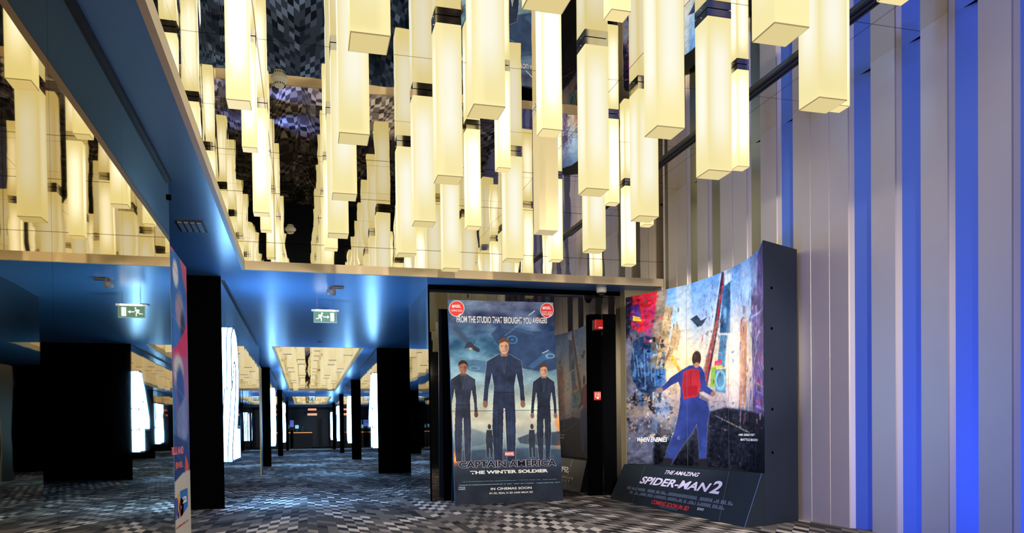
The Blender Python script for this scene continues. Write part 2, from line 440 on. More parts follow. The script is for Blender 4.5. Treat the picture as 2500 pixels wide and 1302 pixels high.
struct(box('trim_soffit_end', -3.3, 3.9, 56.36, 56.44, 2.93, 3.42, 'black2'))

# ------------------------------------------------------------------ lanterns
def make_lantern(kind, label, mat=None):
    w, zb = {'L': (0.204, 2.988), 'M': (0.152, 3.163), 'S': (0.120, 3.330)}[kind]
    col = 0.062 if kind == 'L' else 0.05
    root = empty('ceiling_lantern', (0, 0, ZM), label, 'ceiling light')
    bm = bmesh.new(); add_box(bm, -w/2, w/2, -w/2, w/2, zb-ZM, -col)
    bmesh.ops.bevel(bm, geom=[e for e in bm.edges], offset=0.0025, segments=1, affect='EDGES')
    bm_obj('acrylic_shade', bm, mat or ('lanL' if kind == 'L' else 'lanS'), root)
    bm = bmesh.new()
    add_box(bm, -w/2-.001, w/2+.001, -w/2-.001, w/2+.001, -col, -0.004)
    bm_obj('chrome_collar', bm, 'chrome', root)
    for k, (sx, sy) in enumerate(((-1, 0),)):
        bm = bmesh.new(); lathe(bm, [(0.004, 0), (0.004, 0.004)], n=10)
        for v in bm.verts:
            z = v.co.z; v.co = Vector((-w/2-0.002-z, -w*0.02+v.co.x, -col/2+v.co.y))
        bm_obj('screw', bm, 'white_plastic', root)
    return root
ORD = ['nearest to the far rim', 'second from the far rim', 'third from the far rim', 'fourth from the far rim', 'fifth from the far rim', 'sixth from the far rim', 'seventh from the far rim', 'eighth from the far rim']
H = 0.95
rows = [
    ('in the leftmost row', -0.50, [('S', 9.86), ('M', 8.46), ('S', 7.07), ('M', 5.67), ('S', 4.27), ('M', 2.87), ('S', 1.47), ('M', 0.07)]),
    ('in the second row from left', 0.26, [('M', 9.88), ('L', 8.42), ('L', 7.02), ('L', 5.61), ('L', 4.20), ('L', 2.80), ('L', 1.40), ('L', 0.0)]),
    ('in the third row from left', 1.09, [('L', 9.17), ('L', 7.76), ('L', 6.35), ('L', 4.93), ('L', 3.56), ('L', 2.13), ('L', 0.73), ('L', -0.67)]),
    ('in the middle mixed row', 1.79, [('L', 9.88), ('M', 8.50), ('S', 7.07), ('M', 5.66), ('S', 4.28), ('M', 2.87), ('S', 1.47), ('M', 0.07)]),
    ('three rows from slatted wall', 2.42, [('L', 9.18), ('X', 7.80), ('L', 6.39), ('L', 4.98), ('L', 3.58), ('L', 2.18), ('L', 0.78), ('L', -0.6)]),
    ('two rows from slatted wall', 3.24, [('M', 9.90), ('L', 8.50), ('S', 7.87), ('L', 7.09), ('L', 5.72), ('L', 4.31), ('M', 3.41), ('L', 2.4)]),
    ('nearest the slatted wall', 4.00, [('M', 9.96), ('S', 8.61), ('S', 6.52), ('S', 5.12), ('S', 3.2), ('S', 1.8)]),
]
W = {'L': 0.204, 'M': 0.152, 'S': 0.120}
SZ = {'L': 'long cream box lantern', 'M': 'medium bright box lantern', 'S': 'slim short bright box lantern'}
proto = {}
def put(kind, x, y, label, group, mat=None):
    key = kind + (mat or '')
    if key not in proto:
        o = make_lantern(kind, label, mat); proto[key] = o
    else:
        o = copy_tree(proto[key]); o['label'] = label
    o.location = (x, y, ZM); o['group'] = group
for desc, x, items in rows:
    for i, (k, y) in enumerate(items):
        xx = x
        if desc.startswith('in the middle') and k == 'L': xx = 1.76
        if desc.startswith('nearest the slatted') and i == 0: xx = 4.34
        if 'two rows' in desc and k == 'M' and i > 2: xx = 3.05
        kk = 'L' if k == 'X' else k
        lab = ('unlit tan box lantern ' if k == 'X' else SZ[kk]+' ') + desc + ', ' + ORD[i]
        if k == 'X': lab = 'unlit tan box lantern hanging among the glowing ones in the front coffer'
        put(kk, xx*H+W[kk]/2, y*H+W[kk]/2, lab, 'box lanterns in the front mirrored coffer', 'lanOff' if k == 'X' else None)
cc = [('left', -0.53, 'L', [20.09, 24.16, 25.68, 29.75, 31.05, 35.3, 36.5]), ('second', -0.21, 'L', [21.45, 22.85, 27.08, 28.39, 32.52, 33.85]),
      ('middle', 0.24, 'M', [19.55, 20.88, 22.22, 23.63, 26.52, 27.87, 29.23, 31.93, 33.22, 35.6]), ('fourth', 0.63, 'L', [21.54, 22.97, 27.04, 28.47, 32.7, 33.99]),
      ('right', 0.96, 'L', [20.14, 24.33, 25.68, 29.91, 31.32, 35.5])]
NUM = ['first', 'second', 'third', 'fourth', 'fifth', 'sixth', 'seventh', 'eighth', 'ninth', 'tenth']
for nm, x, k, ys in cc:
    for i, y in enumerate(ys):
        put(k, x+W[k]/2, y+W[k]/2, f'{NUM[i]} box lantern along the {nm} row of the coffer past the exit sign', 'box lanterns in the second coffer', 'lanC')
for nm, x, k, ys in cc:
    for i, y in enumerate(ys):
        y3 = y+24.3
        if y3 < 53.6: put(k, x+W[k]/2, y3, f'{NUM[i]} box lantern along the {nm} row of the farthest coffer', 'box lanterns in the farthest coffer', 'lanC')

# ------------------------------------------------------------------ lettering
_cache = {}
def text_mesh(s, bold=0.0, extrude=0.0, spacing=1.0, outline=0.0):
    cu = bpy.data.curves.new('t', 'FONT'); cu.body = s; cu.size = 1.0; cu.offset = bold; cu.extrude = extrude
    cu.space_character = spacing; cu.resolution_u = 3
    if outline: cu.fill_mode = 'NONE'; cu.bevel_depth = outline; cu.bevel_resolution = 0
    o = bpy.data.objects.new('t', cu); COL.objects.link(o)
    dg = bpy.context.evaluated_depsgraph_get(); dg.update()
    me = bpy.data.meshes.new_from_object(o.evaluated_get(dg))
    bpy.data.objects.remove(o); bpy.data.curves.remove(cu)
    me.materials.clear()
    return me
def lettering(s, fmap, u0, v0, u1, v1, mat, parent, name='lettering', bold=0.0, shear=0.0, label=None, lift=0.002, spacing=1.0, keepbox=None, arch=0.0):
    """place text so that its bounding box fills (u0..u1, v0..v1); fmap(u,v,n)->world"""
    me = text_mesh(s, bold, 0.0, spacing)
    n = len(me.vertices); co = np.empty(n*3); me.vertices.foreach_get('co', co); co = co.reshape(-1, 3)
    mn, mx = keepbox or (co.min(0), co.max(0))
    a = (co[:, 0]-mn[0])/(mx[0]-mn[0]); b = (co[:, 1]-mn[1])/(mx[1]-mn[1])
    out = []
    for ai, bi in zip(a, b):
        uu = u0+(u1-u0)*ai+shear*(bi-0.5); vv = v0+(v1-v0)*bi+arch*(4*(ai-.5)**2)
        out.append(fmap(uu, vv, lift))
    me.vertices.foreach_set('co', np.array(out).ravel()); me.update()
    o = link(name, me, mat, parent)
    if label: o['label'] = label
    return o, (mn, mx)
def bars(fmap, u0, v0, u1, v1, mat, parent, seed, name='credit_line', lift=0.002, du=0.006):
    """a line of tightly set small print"""
    rnd = random.Random(seed); bm = bmesh.new(); u = u0; hh = v1-v0
    prof = []
    while u < u1:
        w = du*rnd.uniform(.5, 1.0)
        if rnd.random() < 0.12: prof.append((u, u+du, v0+hh*.07))
        else: prof.append((u, u+w, v1 if rnd.random() > .15 else v0+hh*.5)); prof.append((u+w, u+w+du*.35, v0+hh*.07))
        u = prof[-1][1]
    for ua, ub, t in prof:
        bm.faces.new([bm.verts.new(fmap(*p, lift)) for p in ((ua, v0), (ub, v0), (ub, t), (ua, t))])
    bmesh.ops.remove_doubles(bm, verts=list(bm.verts), dist=1e-5)
    return bm_obj(name, bm, mat, parent)

# ------------------------------------------------------------------ a small painter for the printed posters
class Paint:
    def __init__(s, w, h, tf):
        s.w, s.h, s.tf = w, h, tf
        s.a = np.zeros((h, w, 3)); s.Y, s.X = np.mgrid[0:h, 0:w].astype(float)
        s.rs = np.random.RandomState(7)
    def pt(s, p):
        u, v = s.tf(*p); return (u*(s.w-1), v*(s.h-1))
    def blend(s, m, c):
        s.a = s.a*(1-m[..., None])+np.array(c, float)*m[..., None]
    def grad(s, stops):
        v = s.Y/(s.h-1); ks = [k for k, _ in stops]
        for i in range(3): s.a[..., i] = np.interp(v, ks, [c[i] for _, c in stops])
    def noise(s, sx, sy, seed=0, octs=4):
        rs = np.random.RandomState(seed); out = np.zeros((s.h, s.w)); amp = 1; tot = 0
        for o in range(octs):
            gx, gy = max(2, int(s.w/sx)+2), max(2, int(s.h/sy)+2)
            g = rs.rand(gy+1, gx+1)
            x = s.X/(s.w-1)*(gx-1); y = s.Y/(s.h-1)*(gy-1)
            xi, yi = x.astype(int), y.astype(int); fx, fy = x-xi, y-yi
            fx = fx*fx*(3-2*fx); fy = fy*fy*(3-2*fy)
            out += amp*((g[yi, xi]*(1-fx)+g[yi, xi+1]*fx)*(1-fy)+(g[yi+1, xi]*(1-fx)+g[yi+1, xi+1]*fx)*fy)
            tot += amp; amp *= .55; sx /= 2; sy /= 2
        return out/tot
    def mask_poly(s, pts, raw=False):
        P = pts if raw else [s.pt(p) for p in pts]
        m = np.zeros((s.h, s.w), bool); n = len(P)
        x0 = max(0, int(min(p[0] for p in P))-1); x1 = min(s.w, int(max(p[0] for p in P))+2)
        y0 = max(0, int(min(p[1] for p in P))-1); y1 = min(s.h, int(max(p[1] for p in P))+2)
        if x1 <= x0 or y1 <= y0: return m.astype(float)
        X, Y = s.X[y0:y1, x0:x1], s.Y[y0:y1, x0:x1]; mm = np.zeros(X.shape, bool)
        for i in range(n):
            (ax, ay), (bx, by) = P[i], P[(i+1) % n]
            if ay == by: continue
            c = ((ay > Y) != (by > Y)) & (X < (bx-ax)*(Y-ay)/(by-ay)+ax)
            mm ^= c
        m[y0:y1, x0:x1] = mm
        return m.astype(float)
    def blur(s, m, r):
        for _ in range(r):
            p = np.pad(m, 1, mode='edge')
            m = (p[1:-1, 1:-1]*2+p[:-2, 1:-1]+p[2:, 1:-1]+p[1:-1, :-2]+p[1:-1, 2:])/6
        return m
    def poly(s, pts, c, a=1.0, soft=0, tex=0.0, seed=1, rim=None):
        m = s.mask_poly(pts)
        if rim is not None:
            r = np.clip(s.blur(m, 3)*1.6, 0, 1)*0.75; s.blend(r, rim)
        if soft: m = s.blur(m, soft)
        if tex:
            n = (s.noise(22, 22, seed)-.5)*2*tex
            col = np.clip(np.array(c, float)[None, None]*(1+n[..., None]), 0, 255)
            s.a = s.a*(1-m[..., None]*a)+col*m[..., None]*a
        else: s.blend(m*a, c)
    def ell(s, cx, cy, rx, ry, c, a=1.0, soft=0.0, ring=0.0):
        x, y = s.pt((cx, cy)); x2, _ = s.pt((cx+rx, cy)); _, y2 = s.pt((cx, cy+ry))
        rx, ry = max(abs(x2-x), .6), max(abs(y2-y), .6)
        d = np.sqrt(((s.X-x)/rx)**2+((s.Y-y)/ry)**2)
        if ring: m = np.clip(1-np.abs(d-1)/ring, 0, 1)
        elif soft: m = np.clip((1-d)/soft, 0, 1)
        else: m = np.clip((1.05-d)*8, 0, 1)
        s.blend(m*a, c)
    def line(s, p, q, w, c, a=1.0):
        (x0, y0), (x1, y1) = s.pt(p), s.pt(q)
        dx, dy = x1-x0, y1-y0; l2 = dx*dx+dy*dy+1e-9
        t = np.clip(((s.X-x0)*dx+(s.Y-y0)*dy)/l2, 0, 1)
        d = np.hypot(s.X-x0-t*dx, s.Y-y0-t*dy)
        s.blend(np.clip(w/2+.5-d, 0, 1)*a, c)
    def surface(s, name, fmap, parent, mat):
        """mesh surface carrying the print as a colour attribute"""
        h, w = s.h, s.w
        co = np.empty((h, w, 3))
        for i in range(w):
            top = np.array(fmap(i/(w-1), 1.0, 0.0)); bot = np.array(fmap(i/(w-1), 0.0, 0.0))
            t = np.linspace(0, 1, h)[:, None]
            co[:, i] = top*(1-t)+bot*t
        idx = np.arange(h*w).reshape(h, w)
        q = np.stack([idx[1:, :-1], idx[1:, 1:], idx[:-1, 1:], idx[:-1, :-1]], -1).reshape(-1, 4)
        me = bpy.data.meshes.new(name); nf = len(q)
        me.vertices.add(h*w); me.vertices.foreach_set('co', co.ravel())
        me.loops.add(nf*4); me.loops.foreach_set('vertex_index', q.ravel().astype(np.int32))
        me.polygons.add(nf); me.polygons.foreach_set('loop_start', (np.arange(nf)*4).astype(np.int32))
        me.update(); me.validate()
        at = me.color_attributes.new('print', 'FLOAT_COLOR', 'POINT')
        c = np.clip(s.a, 0, 255)/255; c = np.where(c <= .04045, c/12.92, ((c+.055)/1.055)**2.4)
        rgba = np.ones((h*w, 4)); rgba[:, :3] = c.reshape(-1, 3)
        at.data.foreach_set('color', rgba.ravel().astype(np.float32))
        for p in me.polygons: p.use_smooth = True
        return link(name, me, mat, parent)
def print_mat(name, rough=0.35, gain=1.0):
    mt, t, N, L, p = nt(name)
    a = N.new('ShaderNodeAttribute'); a.attribute_name = 'print'
    L.new(a.outputs['Color'], p.inputs['Base Color'])
    p.inputs['Roughness'].default_value = rough; p.inputs['Specular IOR Level'].default_value = 0.12
    return mt
MAT['print'] = print_mat('printed_poster', 0.6)
MAT['t_white'] = pbr('white_lettering', (0.85, 0.87, 0.9), 0.5)
MAT['t_dark'] = pbr('dark_lettering', hexc(14, 18, 32), 0.6, 0, 0.1)
MAT['t_line'] = pbr('pale_outline_lettering', hexc(225, 214, 236), 0.5)
MAT['t_blue'] = pbr('pale_blue_small_print', hexc(110, 150, 185), 0.5)
MAT['t_grey'] = pbr('grey_small_print', hexc(98, 108, 126), 0.5)
MAT['t_red'] = pbr('red_lettering', hexc(235, 40, 40), 0.5)
MAT['t_orange'] = pbr('orange_lettering', hexc(236, 92, 60), 0.5)
MAT['t_silver'] = pbr('silver_lilac_lettering', hexc(222, 212, 236), 0.4)
MAT['t_blue2'] = pbr('blue_lettering', hexc(60, 80, 170), 0.5)
MAT['t_sky'] = pbr('sky_blue_block', hexc(28, 110, 190), 0.5)
MAT['t_yellow'] = pbr('yellow_lettering', hexc(240, 170, 40), 0.5)
MAT['t_red2'] = pbr('tomato_lettering', hexc(205, 50, 40), 0.5)

# ---- poster 1: stormy sky poster leaning on the black glass
BL, BR, TL_, TR_ = Vector((1.895, 10.02, 0.0)), Vector((3.405, 10.02, 0.0)), Vector((1.878, 10.27, 2.755)), Vector((3.372, 10.27, 2.765))
def cap_map(u, v, n=0.0):
    p = (BL*(1-u)+BR*u)*(1-v)+(TL_*(1-u)+TR_*u)*v
    return tuple(p+Vector((0, -1, 0.09)).normalized()*n)
def quad_tf(tl, tr, bl, br):
    tl, tr, bl, br = map(np.array, (tl, tr, bl, br))
    def f(x, y):
        u = v = .5
        for _ in range(12):
            P = (tl*(1-u)+tr*u)*(1-v)+(bl*(1-u)+br*u)*v
            du = (tr-tl)*(1-v)+(br-bl)*v; dv = (bl*(1-u)+br*u)-(tl*(1-u)+tr*u)
            e = np.array((x, y))-P; d = du[0]*dv[1]-du[1]*dv[0]
            u += (e[0]*dv[1]-e[1]*dv[0])/d; v += (du[0]*e[1]-du[1]*e[0])/d
        return u, v
    return f
cap_tf = quad_tf((1095, 731), (1353, 742), (1113, 1232), (1375, 1222))
P = Paint(272, 500, cap_tf)
P.grad([(0, (92, 104, 138)), (.10, (74, 96, 138)), (.22, (62, 112, 152)), (.30, (92, 134, 164)), (.42, (128, 158, 172)), (.52, (188, 200, 190)), (.60, (206, 208, 196)), (.68, (150, 168, 172)), (.75, (82, 110, 134)), (.82, (52, 72, 96)), (.88, (34, 44, 62)), (1, (28, 36, 52))])
n = P.noise(70, 40, 3, 5); top = np.clip(1-P.Y/(P.h*.80), 0, 1)
P.a += ((n-.5)*170*np.clip(top*1.6, 0, 1))[..., None]*np.array([.8, 1, 1.05])
n2 = P.noise(30, 18, 9, 4); P.a += ((n2-.5)*70*np.clip(1.1-P.Y/(P.h*.84), 0, 1))[..., None]
P.blend(np.clip((P.noise(60, 60, 21)-.55)*5, 0, 1)*np.clip(1-P.Y/(P.h*.25), 0, 1)*.6, (70, 70, 110))
# carrier ships
P.poly([(1222, 792), (1296, 812), (1362, 812), (1362, 905), (1330, 912), (1262, 900), (1211, 838), (1198, 818)], (42, 62, 104), .88, 2, .25, 4)
P.poly([(1222, 792), (1300, 812), (1306, 822), (1224, 803)], (60, 86, 128), .8, 1)
P.ell(1250, 832, 12, 9, (70, 140, 200), .9, ring=.25); P.ell(1250, 832, 5, 3, (120, 180, 230), .7, soft=1)
P.line((1232, 822), (1275, 789), 1.3, (110, 160, 210), .7); P.line((1292, 772), (1306, 762), 2.2, (190, 225, 245), .9)
P.poly([(1130, 882), (1160, 880), (1202, 887), (1196, 915), (1150, 908), (1128, 894)], (64, 100, 140), .85, 1, .2)
P.ell(1158, 901, 11, 4.5, (110, 160, 190), .9, ring=.35)
P.poly([(1288, 898), (1330, 866), (1342, 860), (1355, 868), (1352, 878), (1330, 884), (1300, 905)], (60, 96, 138), .85, 1, .2)
P.ell(1345, 873, 10, 5, (150, 200, 225), .9, ring=.3); P.line((1325, 866), (1340, 859), 2, (200, 225, 240), .9)
# falling aircraft with smoke
for i in range(26):
    t = i/25; P.ell(1112+t*34, 800+t*44+4*math.sin(i*1.7), 12-5*t, 11-4*t, (62, 74, 100), .30, soft=.9)
P.poly([(1140, 838), (1150, 836), (1158, 846), (1171, 854), (1170, 862), (1162, 860), (1150, 853), (1142, 850), (1134, 852)], (44, 52, 70), 1, 0)
P.ell(1149, 853, 6, 4, (255, 170, 90), 1, soft=.8); P.line((1156, 842), (1159, 830), 1.5, (50, 60, 80))
# orange blasts low down
for cx, cy, rx, ry in ((1116, 1115, 20, 20), (1112, 1126, 14, 18), (1366, 1035, 14, 22), (1368, 1065, 14, 24), (1364, 1085, 12, 18), (1290, 1073, 14, 5)):
    P.ell(cx, cy, rx, ry, (240, 120, 50), .85, soft=.9); P.ell(cx+1, cy-2, rx*.5, ry*.5, (255, 205, 110), .8, soft=.9)
P.poly([(1110, 1055), (1150, 1048), (1190, 1060), (1190, 1085), (1112, 1100)], (70, 90, 116), .55, 5, .3)
P.poly([(1262, 1072), (1290, 1062), (1325, 1060), (1372, 1055), (1372, 1090), (1300, 1088), (1268, 1084)], (44, 56, 78), .85, 2, .3)
P.poly([(1120, 1102), (1300, 1095), (1372, 1100), (1375, 1128), (1115, 1128)], (48, 66, 92), .75, 4, .3)
# plain figures in dark coats, walking forward, pale light round their outline
def person(cx, top, feet, half, coat, skin, hair, stance=1.0, arm=1.0):
    h = feet-top; hd = h*.066; rim = (214, 220, 216)
    yN = top+hd*2.0; sh = half
    body = [(cx-sh*.30, yN), (cx-sh*.62, yN+h*.028), (cx-sh*.95, yN+h*.055), (cx-sh*1.03, yN+h*.15), (cx-sh*1.10, yN+h*.27), (cx-sh*1.16, yN+h*.385), (cx-sh*.92, yN+h*.40),
            (cx-sh*.86, yN+h*.28), (cx-sh*.68, yN+h*.155), (cx-sh*.56, yN+h*.26), (cx-sh*.62, yN+h*.40), (cx-sh*.66, yN+h*.60), (cx-sh*.56*stance, feet), (cx-sh*.10*stance, feet), (cx-sh*.04, yN+h*.44),
            (cx+sh*.04, yN+h*.44), (cx+sh*.16*stance, feet), (cx+sh*.60*stance, feet), (cx+sh*.64, yN+h*.60), (cx+sh*.60, yN+h*.40), (cx+sh*.56, yN+h*.26), (cx+sh*.68, yN+h*.155), (cx+sh*.86, yN+h*.28),
            (cx+sh*.92, yN+h*.40), (cx+sh*1.16, yN+h*.385), (cx+sh*1.10, yN+h*.27), (cx+sh*1.03, yN+h*.15), (cx+sh*.95, yN+h*.055), (cx+sh*.62, yN+h*.028), (cx+sh*.30, yN)]
    P.poly(body, coat, 1, 0, .35, int(cx), rim=rim)
    P.poly([(cx-hd*.34, top+hd*1.5), (cx+hd*.34, top+hd*1.5), (cx+hd*.42, yN+hd*.25), (cx-hd*.42, yN+hd*.25)], tuple(int(k*.72) for k in skin))
    P.ell(cx, top+hd*.62, hd*.70, hd*.68, hair); P.ell(cx, top+hd*1.08, hd*.60, hd*.92, skin)
    P.poly([(cx-hd*.66, top+hd*.95), (cx-hd*.62, top+hd*.3), (cx-hd*.2, top-hd*.06), (cx+hd*.3, top-hd*.04), (cx+hd*.64, top+hd*.35), (cx+hd*.64, top+hd*.95), (cx+hd*.5, top+hd*.6), (cx+hd*.1, top+hd*.42), (cx-hd*.45, top+hd*.6)], hair)
    P.ell(cx+hd*.3, top+hd*1.2, hd*.28, hd*.6, tuple(int(k*.6) for k in skin), .6, soft=.6)
    P.line((cx-hd*.42, top+hd*.98), (cx-hd*.12, top+hd*.98), 1.2, (60, 42, 40), .85); P.line((cx+hd*.12, top+hd*.98), (cx+hd*.42, top+hd*.98), 1.2, (60, 42, 40), .85)
    P.line((cx-hd*.2, top+hd*1.62), (cx+hd*.2, top+hd*1.62), 1.1, (120, 66, 60), .7)
    P.line((cx-sh*.12, yN+h*.03), (cx, yN+h*.16), 1.2, (70, 86, 116), .8); P.line((cx+sh*.12, yN+h*.03), (cx, yN+h*.16), 1.2, (70, 86, 116), .8)
    P.line((cx, yN+h*.16), (cx, yN+h*.42), 1.0, (24, 30, 44), .8)
    P.line((cx-sh*.56, yN+h*.31), (cx+sh*.56, yN+h*.31), 2.2, (22, 28, 42), .8)
    for s in (-1, 1):
        P.ell(cx+s*sh*1.04, yN+h*.405, hd*.30, hd*.46, tuple(int(k*.62) for k in skin), 1)
    for k in range(5):
        P.line((cx-sh*.4+k*sh*.2, yN+h*.46), (cx-sh*.44+k*sh*.22, feet-h*.1), 1.4, (72, 98, 134), .28)
person(1131, 882, 1128, 30, (42, 50, 74), (150, 104, 86), (48, 36, 34))
person(1328, 892, 1126, 28, (34, 44, 66), (206, 158, 134), (86, 60, 44), .8)
person(1230, 828, 1128, 44, (36, 48, 78), (206, 160, 138), (96, 72, 58))
for cx in (1194, 1298):
    P.poly([(cx-7, 1052), (cx-9, 1075), (cx-6, 1118), (cx-1, 1118), (cx, 1090), (cx+3, 1118), (cx+8, 1118), (cx+8, 1072), (cx+6, 1052)], (34, 44, 62), .95, 0, rim=(170, 180, 180))
    P.ell(cx, 1044, 4.2, 6.5, (60, 50, 50))
P.blend(np.clip((P.Y/P.h-.79)*12, 0, 1)*.9, (26, 35, 52))
P.a += ((P.noise(26, 20, 5)-.5)*22)[..., None]
P.a = P.a*1.08+3
P.line((1090, 1006), (1380, 1004), 1.3, (36, 44, 60), .8)
st = empty('poster_standee', (2.65, 10.02, 0), 'tall flat board poster of dark figures under a stormy blue sky leaning on black glass', 'poster stand')
def rel(o, par): o.matrix_parent_inverse = Matrix.Translation(-Vector(par.location)); return o
bm = bmesh.new()
th = Vector((0, 0.055, -0.005))
A = [BL, BR, TR_, TL_]; A = [v+Vector((0, .001, 0)) for v in A]
va = [bm.verts.new(v) for v in A]; vb = [bm.verts.new((v+th) if v.z > 1 else Vector((v.x, v.y+.055, 0.001))) for v in A]
bm.faces.new(va); bm.faces.new(vb[::-1])
for i in range(4): bm.faces.new((va[i], vb[i], vb[(i+1) % 4], va[(i+1) % 4]))
MAT['board_edge'] = pbr('pale_blue_board_edge', hexc(84, 104, 132), 0.5)
rel(bm_obj('board', bm, 'board_edge', st), st)
rel(P.surface('printed_front', lambda u, v, n: cap_map(u, v, 0.002), st, 'print'), st)
for sx in (1.95, 3.25):
    bm = bmesh.new()
    poly_prism(bm, [(sx, 10.30, 1.7), (sx, 10.335, 1.7), (sx, 10.60, 0.0), (sx, 10.555, 0.0)], (1, 0, 0), 0.04)
    rel(bm_obj('rear_strut', bm, 'navy', st), st)
def CT(s, x0, y0, x1, y1, mat, **k):       # text box given by its place on the board
    u0, va_ = cap_tf(x0, y1); u1, vb_ = cap_tf(x1, y0)
    o, kb = lettering(s, cap_map, u0, 1-va_, u1, 1-vb_, mat, st, lift=k.pop('lift', .005), **k); rel(o, st); return kb
CT('FROM THE STUDIO THAT BROUGHT YOU', 1116, 778, 1297, 788, 't_white', name='tagline', bold=.015)
CT('AVENGERS', 1301, 779, 1337, 792, 't_white', name='tagline_logo', bold=.02, shear=.008)
CT('MARVEL', 1315, 779.5, 1324, 782, 't_red', name='tagline_brand', bold=.02, lift=.007)
def rectp(fm, tf, x0, y0, x1, y1, mat, name, par, lift=.004):
    bm = bmesh.new(); vs = []
    for q in ((x0, y1), (x1, y1), (x1, y0), (x0, y0)):
        u, v = tf(*q); vs.append(bm.verts.new(fm(u, 1-v, lift)))
    bm.faces.new(vs); o = bm_obj(name, bm, mat, par); rel(o, par); return o
rectp(cap_map, cap_tf, 1231, 1104, 1254, 1115, 'red', 'brand_block', st)
CT('MARVEL', 1232, 1106, 1253, 1113.5, 't_white', name='brand_lettering', bold=.03, lift=.007)
kb = CT('CAPTAIN AMERICA', 1121, 1122, 1358, 1144.5, 't_line', name='title_outline', bold=.05, lift=.004)
CT('CAPTAIN AMERICA', 1121, 1122, 1358, 1144.5, 't_dark', name='title_lettering', bold=.024, lift=.007, keepbox=kb)
CT('THE WINTER SOLDIER', 1148, 1146, 1337, 1159, 't_white', name='subtitle_lettering', bold=.04)
for i, (x0, x1, yy) in enumerate(((1145, 1342, 1163), (1131, 1357, 1171), (1121, 1366, 1179))):
    u0, v0 = cap_tf(x0, yy+5.6); u1, v1 = cap_tf(x1, yy)
    rel(bars(cap_map, u0, 1-v0, u1, 1-v1, 't_blue', st, i, lift=.005, du=.011), st)
CT('IN CINEMAS SOON', 1197, 1188, 1296, 1197, 't_white', name='release_lettering', bold=.015)
CT('IN 3D, REAL D 3D AND IMAX 3D', 1194, 1199, 1299, 1207.5, 't_white', name='format_lettering', bold=.01)
rectp(cap_map, cap_tf, 1120.5, 1189, 1136, 1196.5, 't_blue', 'rating_block', st)
CT('MARVEL', 1121.5, 1190.5, 1135, 1195, 't_dark', name='rating_lettering', bold=.02, lift=.007)
def sticker(cx, cy, r, l2, label):
    bm = bmesh.new(); vs = []
    for k in range(40):
        a = 2*math.pi*k/40; u, v = cap_tf(cx+r*math.cos(a), cy-r*1.08*math.sin(a)); vs.append(bm.verts.new(cap_map(u, 1-v, .006)))
    bm.faces.new(vs); o = bm_obj('round_sticker', bm, 't_red', st); rel(o, st); o['label'] = label
    bm = bmesh.new(); ri = []
    for k in range(40):
        a = 2*math.pi*k/40
        pr = []
        for rr in (r, r*.93):
            u, v = cap_tf(cx+rr*math.cos(a), cy-rr*1.08*math.sin(a)); pr.append(bm.verts.new(cap_map(u, 1-v, .007)))
        ri.append(pr)
    for k in range(40):
        a, b = ri[k], ri[(k+1) % 40]; bm.faces.new((a[0], b[0], b[1], a[1]))
    rel(bm_obj('sticker_ring', bm, 't_white', st), st)
    CT('REEL', cx-5, cy-9, cx+10, cy-2.5, 't_white', name='sticker_lettering', bold=.03, lift=.008)
    rectp(cap_map, cap_tf, cx-11, cy-9, cx-6, cy-2.5, 't_white', 'sticker_logo', st, .008)
    for j, s in enumerate(l2):
        CT(s, cx-13, cy+3+j*5, cx+13, cy+7+j*5, 't_white', name='sticker_lettering', bold=.01, lift=.008)
    bm = bmesh.new()
    for q in ((cx+3, cy+19), (cx+13, cy+13), (cx+6, cy+13.5)):
        u, v = cap_tf(*q); bm.verts.new(cap_map(u, 1-v, .009))
    bm.faces.new(list(bm.verts)); rel(bm_obj('peeling_corner', bm, 't_white', st), st)
sticker(1115.5, 753.5, 18.5, ['COMING SOON'], 'round red sticker at the top left corner')
sticker(1337, 761, 17, ['SILENT JAZZ', 'ADVANCE SCREENING'], 'round red sticker at the top right corner')

# ---- poster 2: big curved standee by the slatted wall
ZB, ZT = 0.50, 2.80
curve = [(4.31, 9.90), (4.43, 9.59), (4.55, 9.29), (4.68, 8.91), (4.735, 8.48), (4.735, 8.09), (4.68, 7.55), (4.53, 7.02), (4.34, 6.63)]
def catmull(pts, n):
    out = []; k = len(pts)
    P4 = [tuple(2*np.array(pts[0])-np.array(pts[1]))]+pts+[tuple(2*np.array(pts[-1])-np.array(pts[-2]))]
    for i in range(k-1):
        p0, p1, p2, p3 = [np.array(q) for q in P4[i:i+4]]
        for t in np.linspace(0, 1, n, endpoint=False):
            out.append(.5*((2*p1)+(-p0+p2)*t+(2*p0-5*p1+4*p2-p3)*t*t+(-p0+3*p1-3*p2+p3)*t**3))
    out.append(np.array(pts[-1])); return np.array(out)
cv = catmull(curve, 12); seg = np.hypot(*np.diff(cv, axis=0).T); cum = np.concatenate([[0], np.cumsum(seg)]); cum /= cum[-1]
def sp_map(u, v, n=0.0):
    x = np.interp(u, cum, cv[:, 0]); y = np.interp(u, cum, cv[:, 1])
    e = .01; dx = np.interp(min(u+e, 1), cum, cv[:, 0])-np.interp(max(u-e, 0), cum, cv[:, 0]); dy = np.interp(min(u+e, 1), cum, cv[:, 1])-np.interp(max(u-e, 0), cum, cv[:, 1])
    l = math.hypot(dx, dy); nx, ny = dy/l, -dx/l       # towards the room (-X)
    return (x+nx*n, y+ny*n, ZB+(ZT-ZB)*v)
pxs = [1527, 1570, 1615, 1675, 1720, 1761, 1815, 1849, 1864]
us = [cum[i*12] for i in range(9)]
tops = [727, 718, 709, 697, 681, 665, 640, 611, 586]
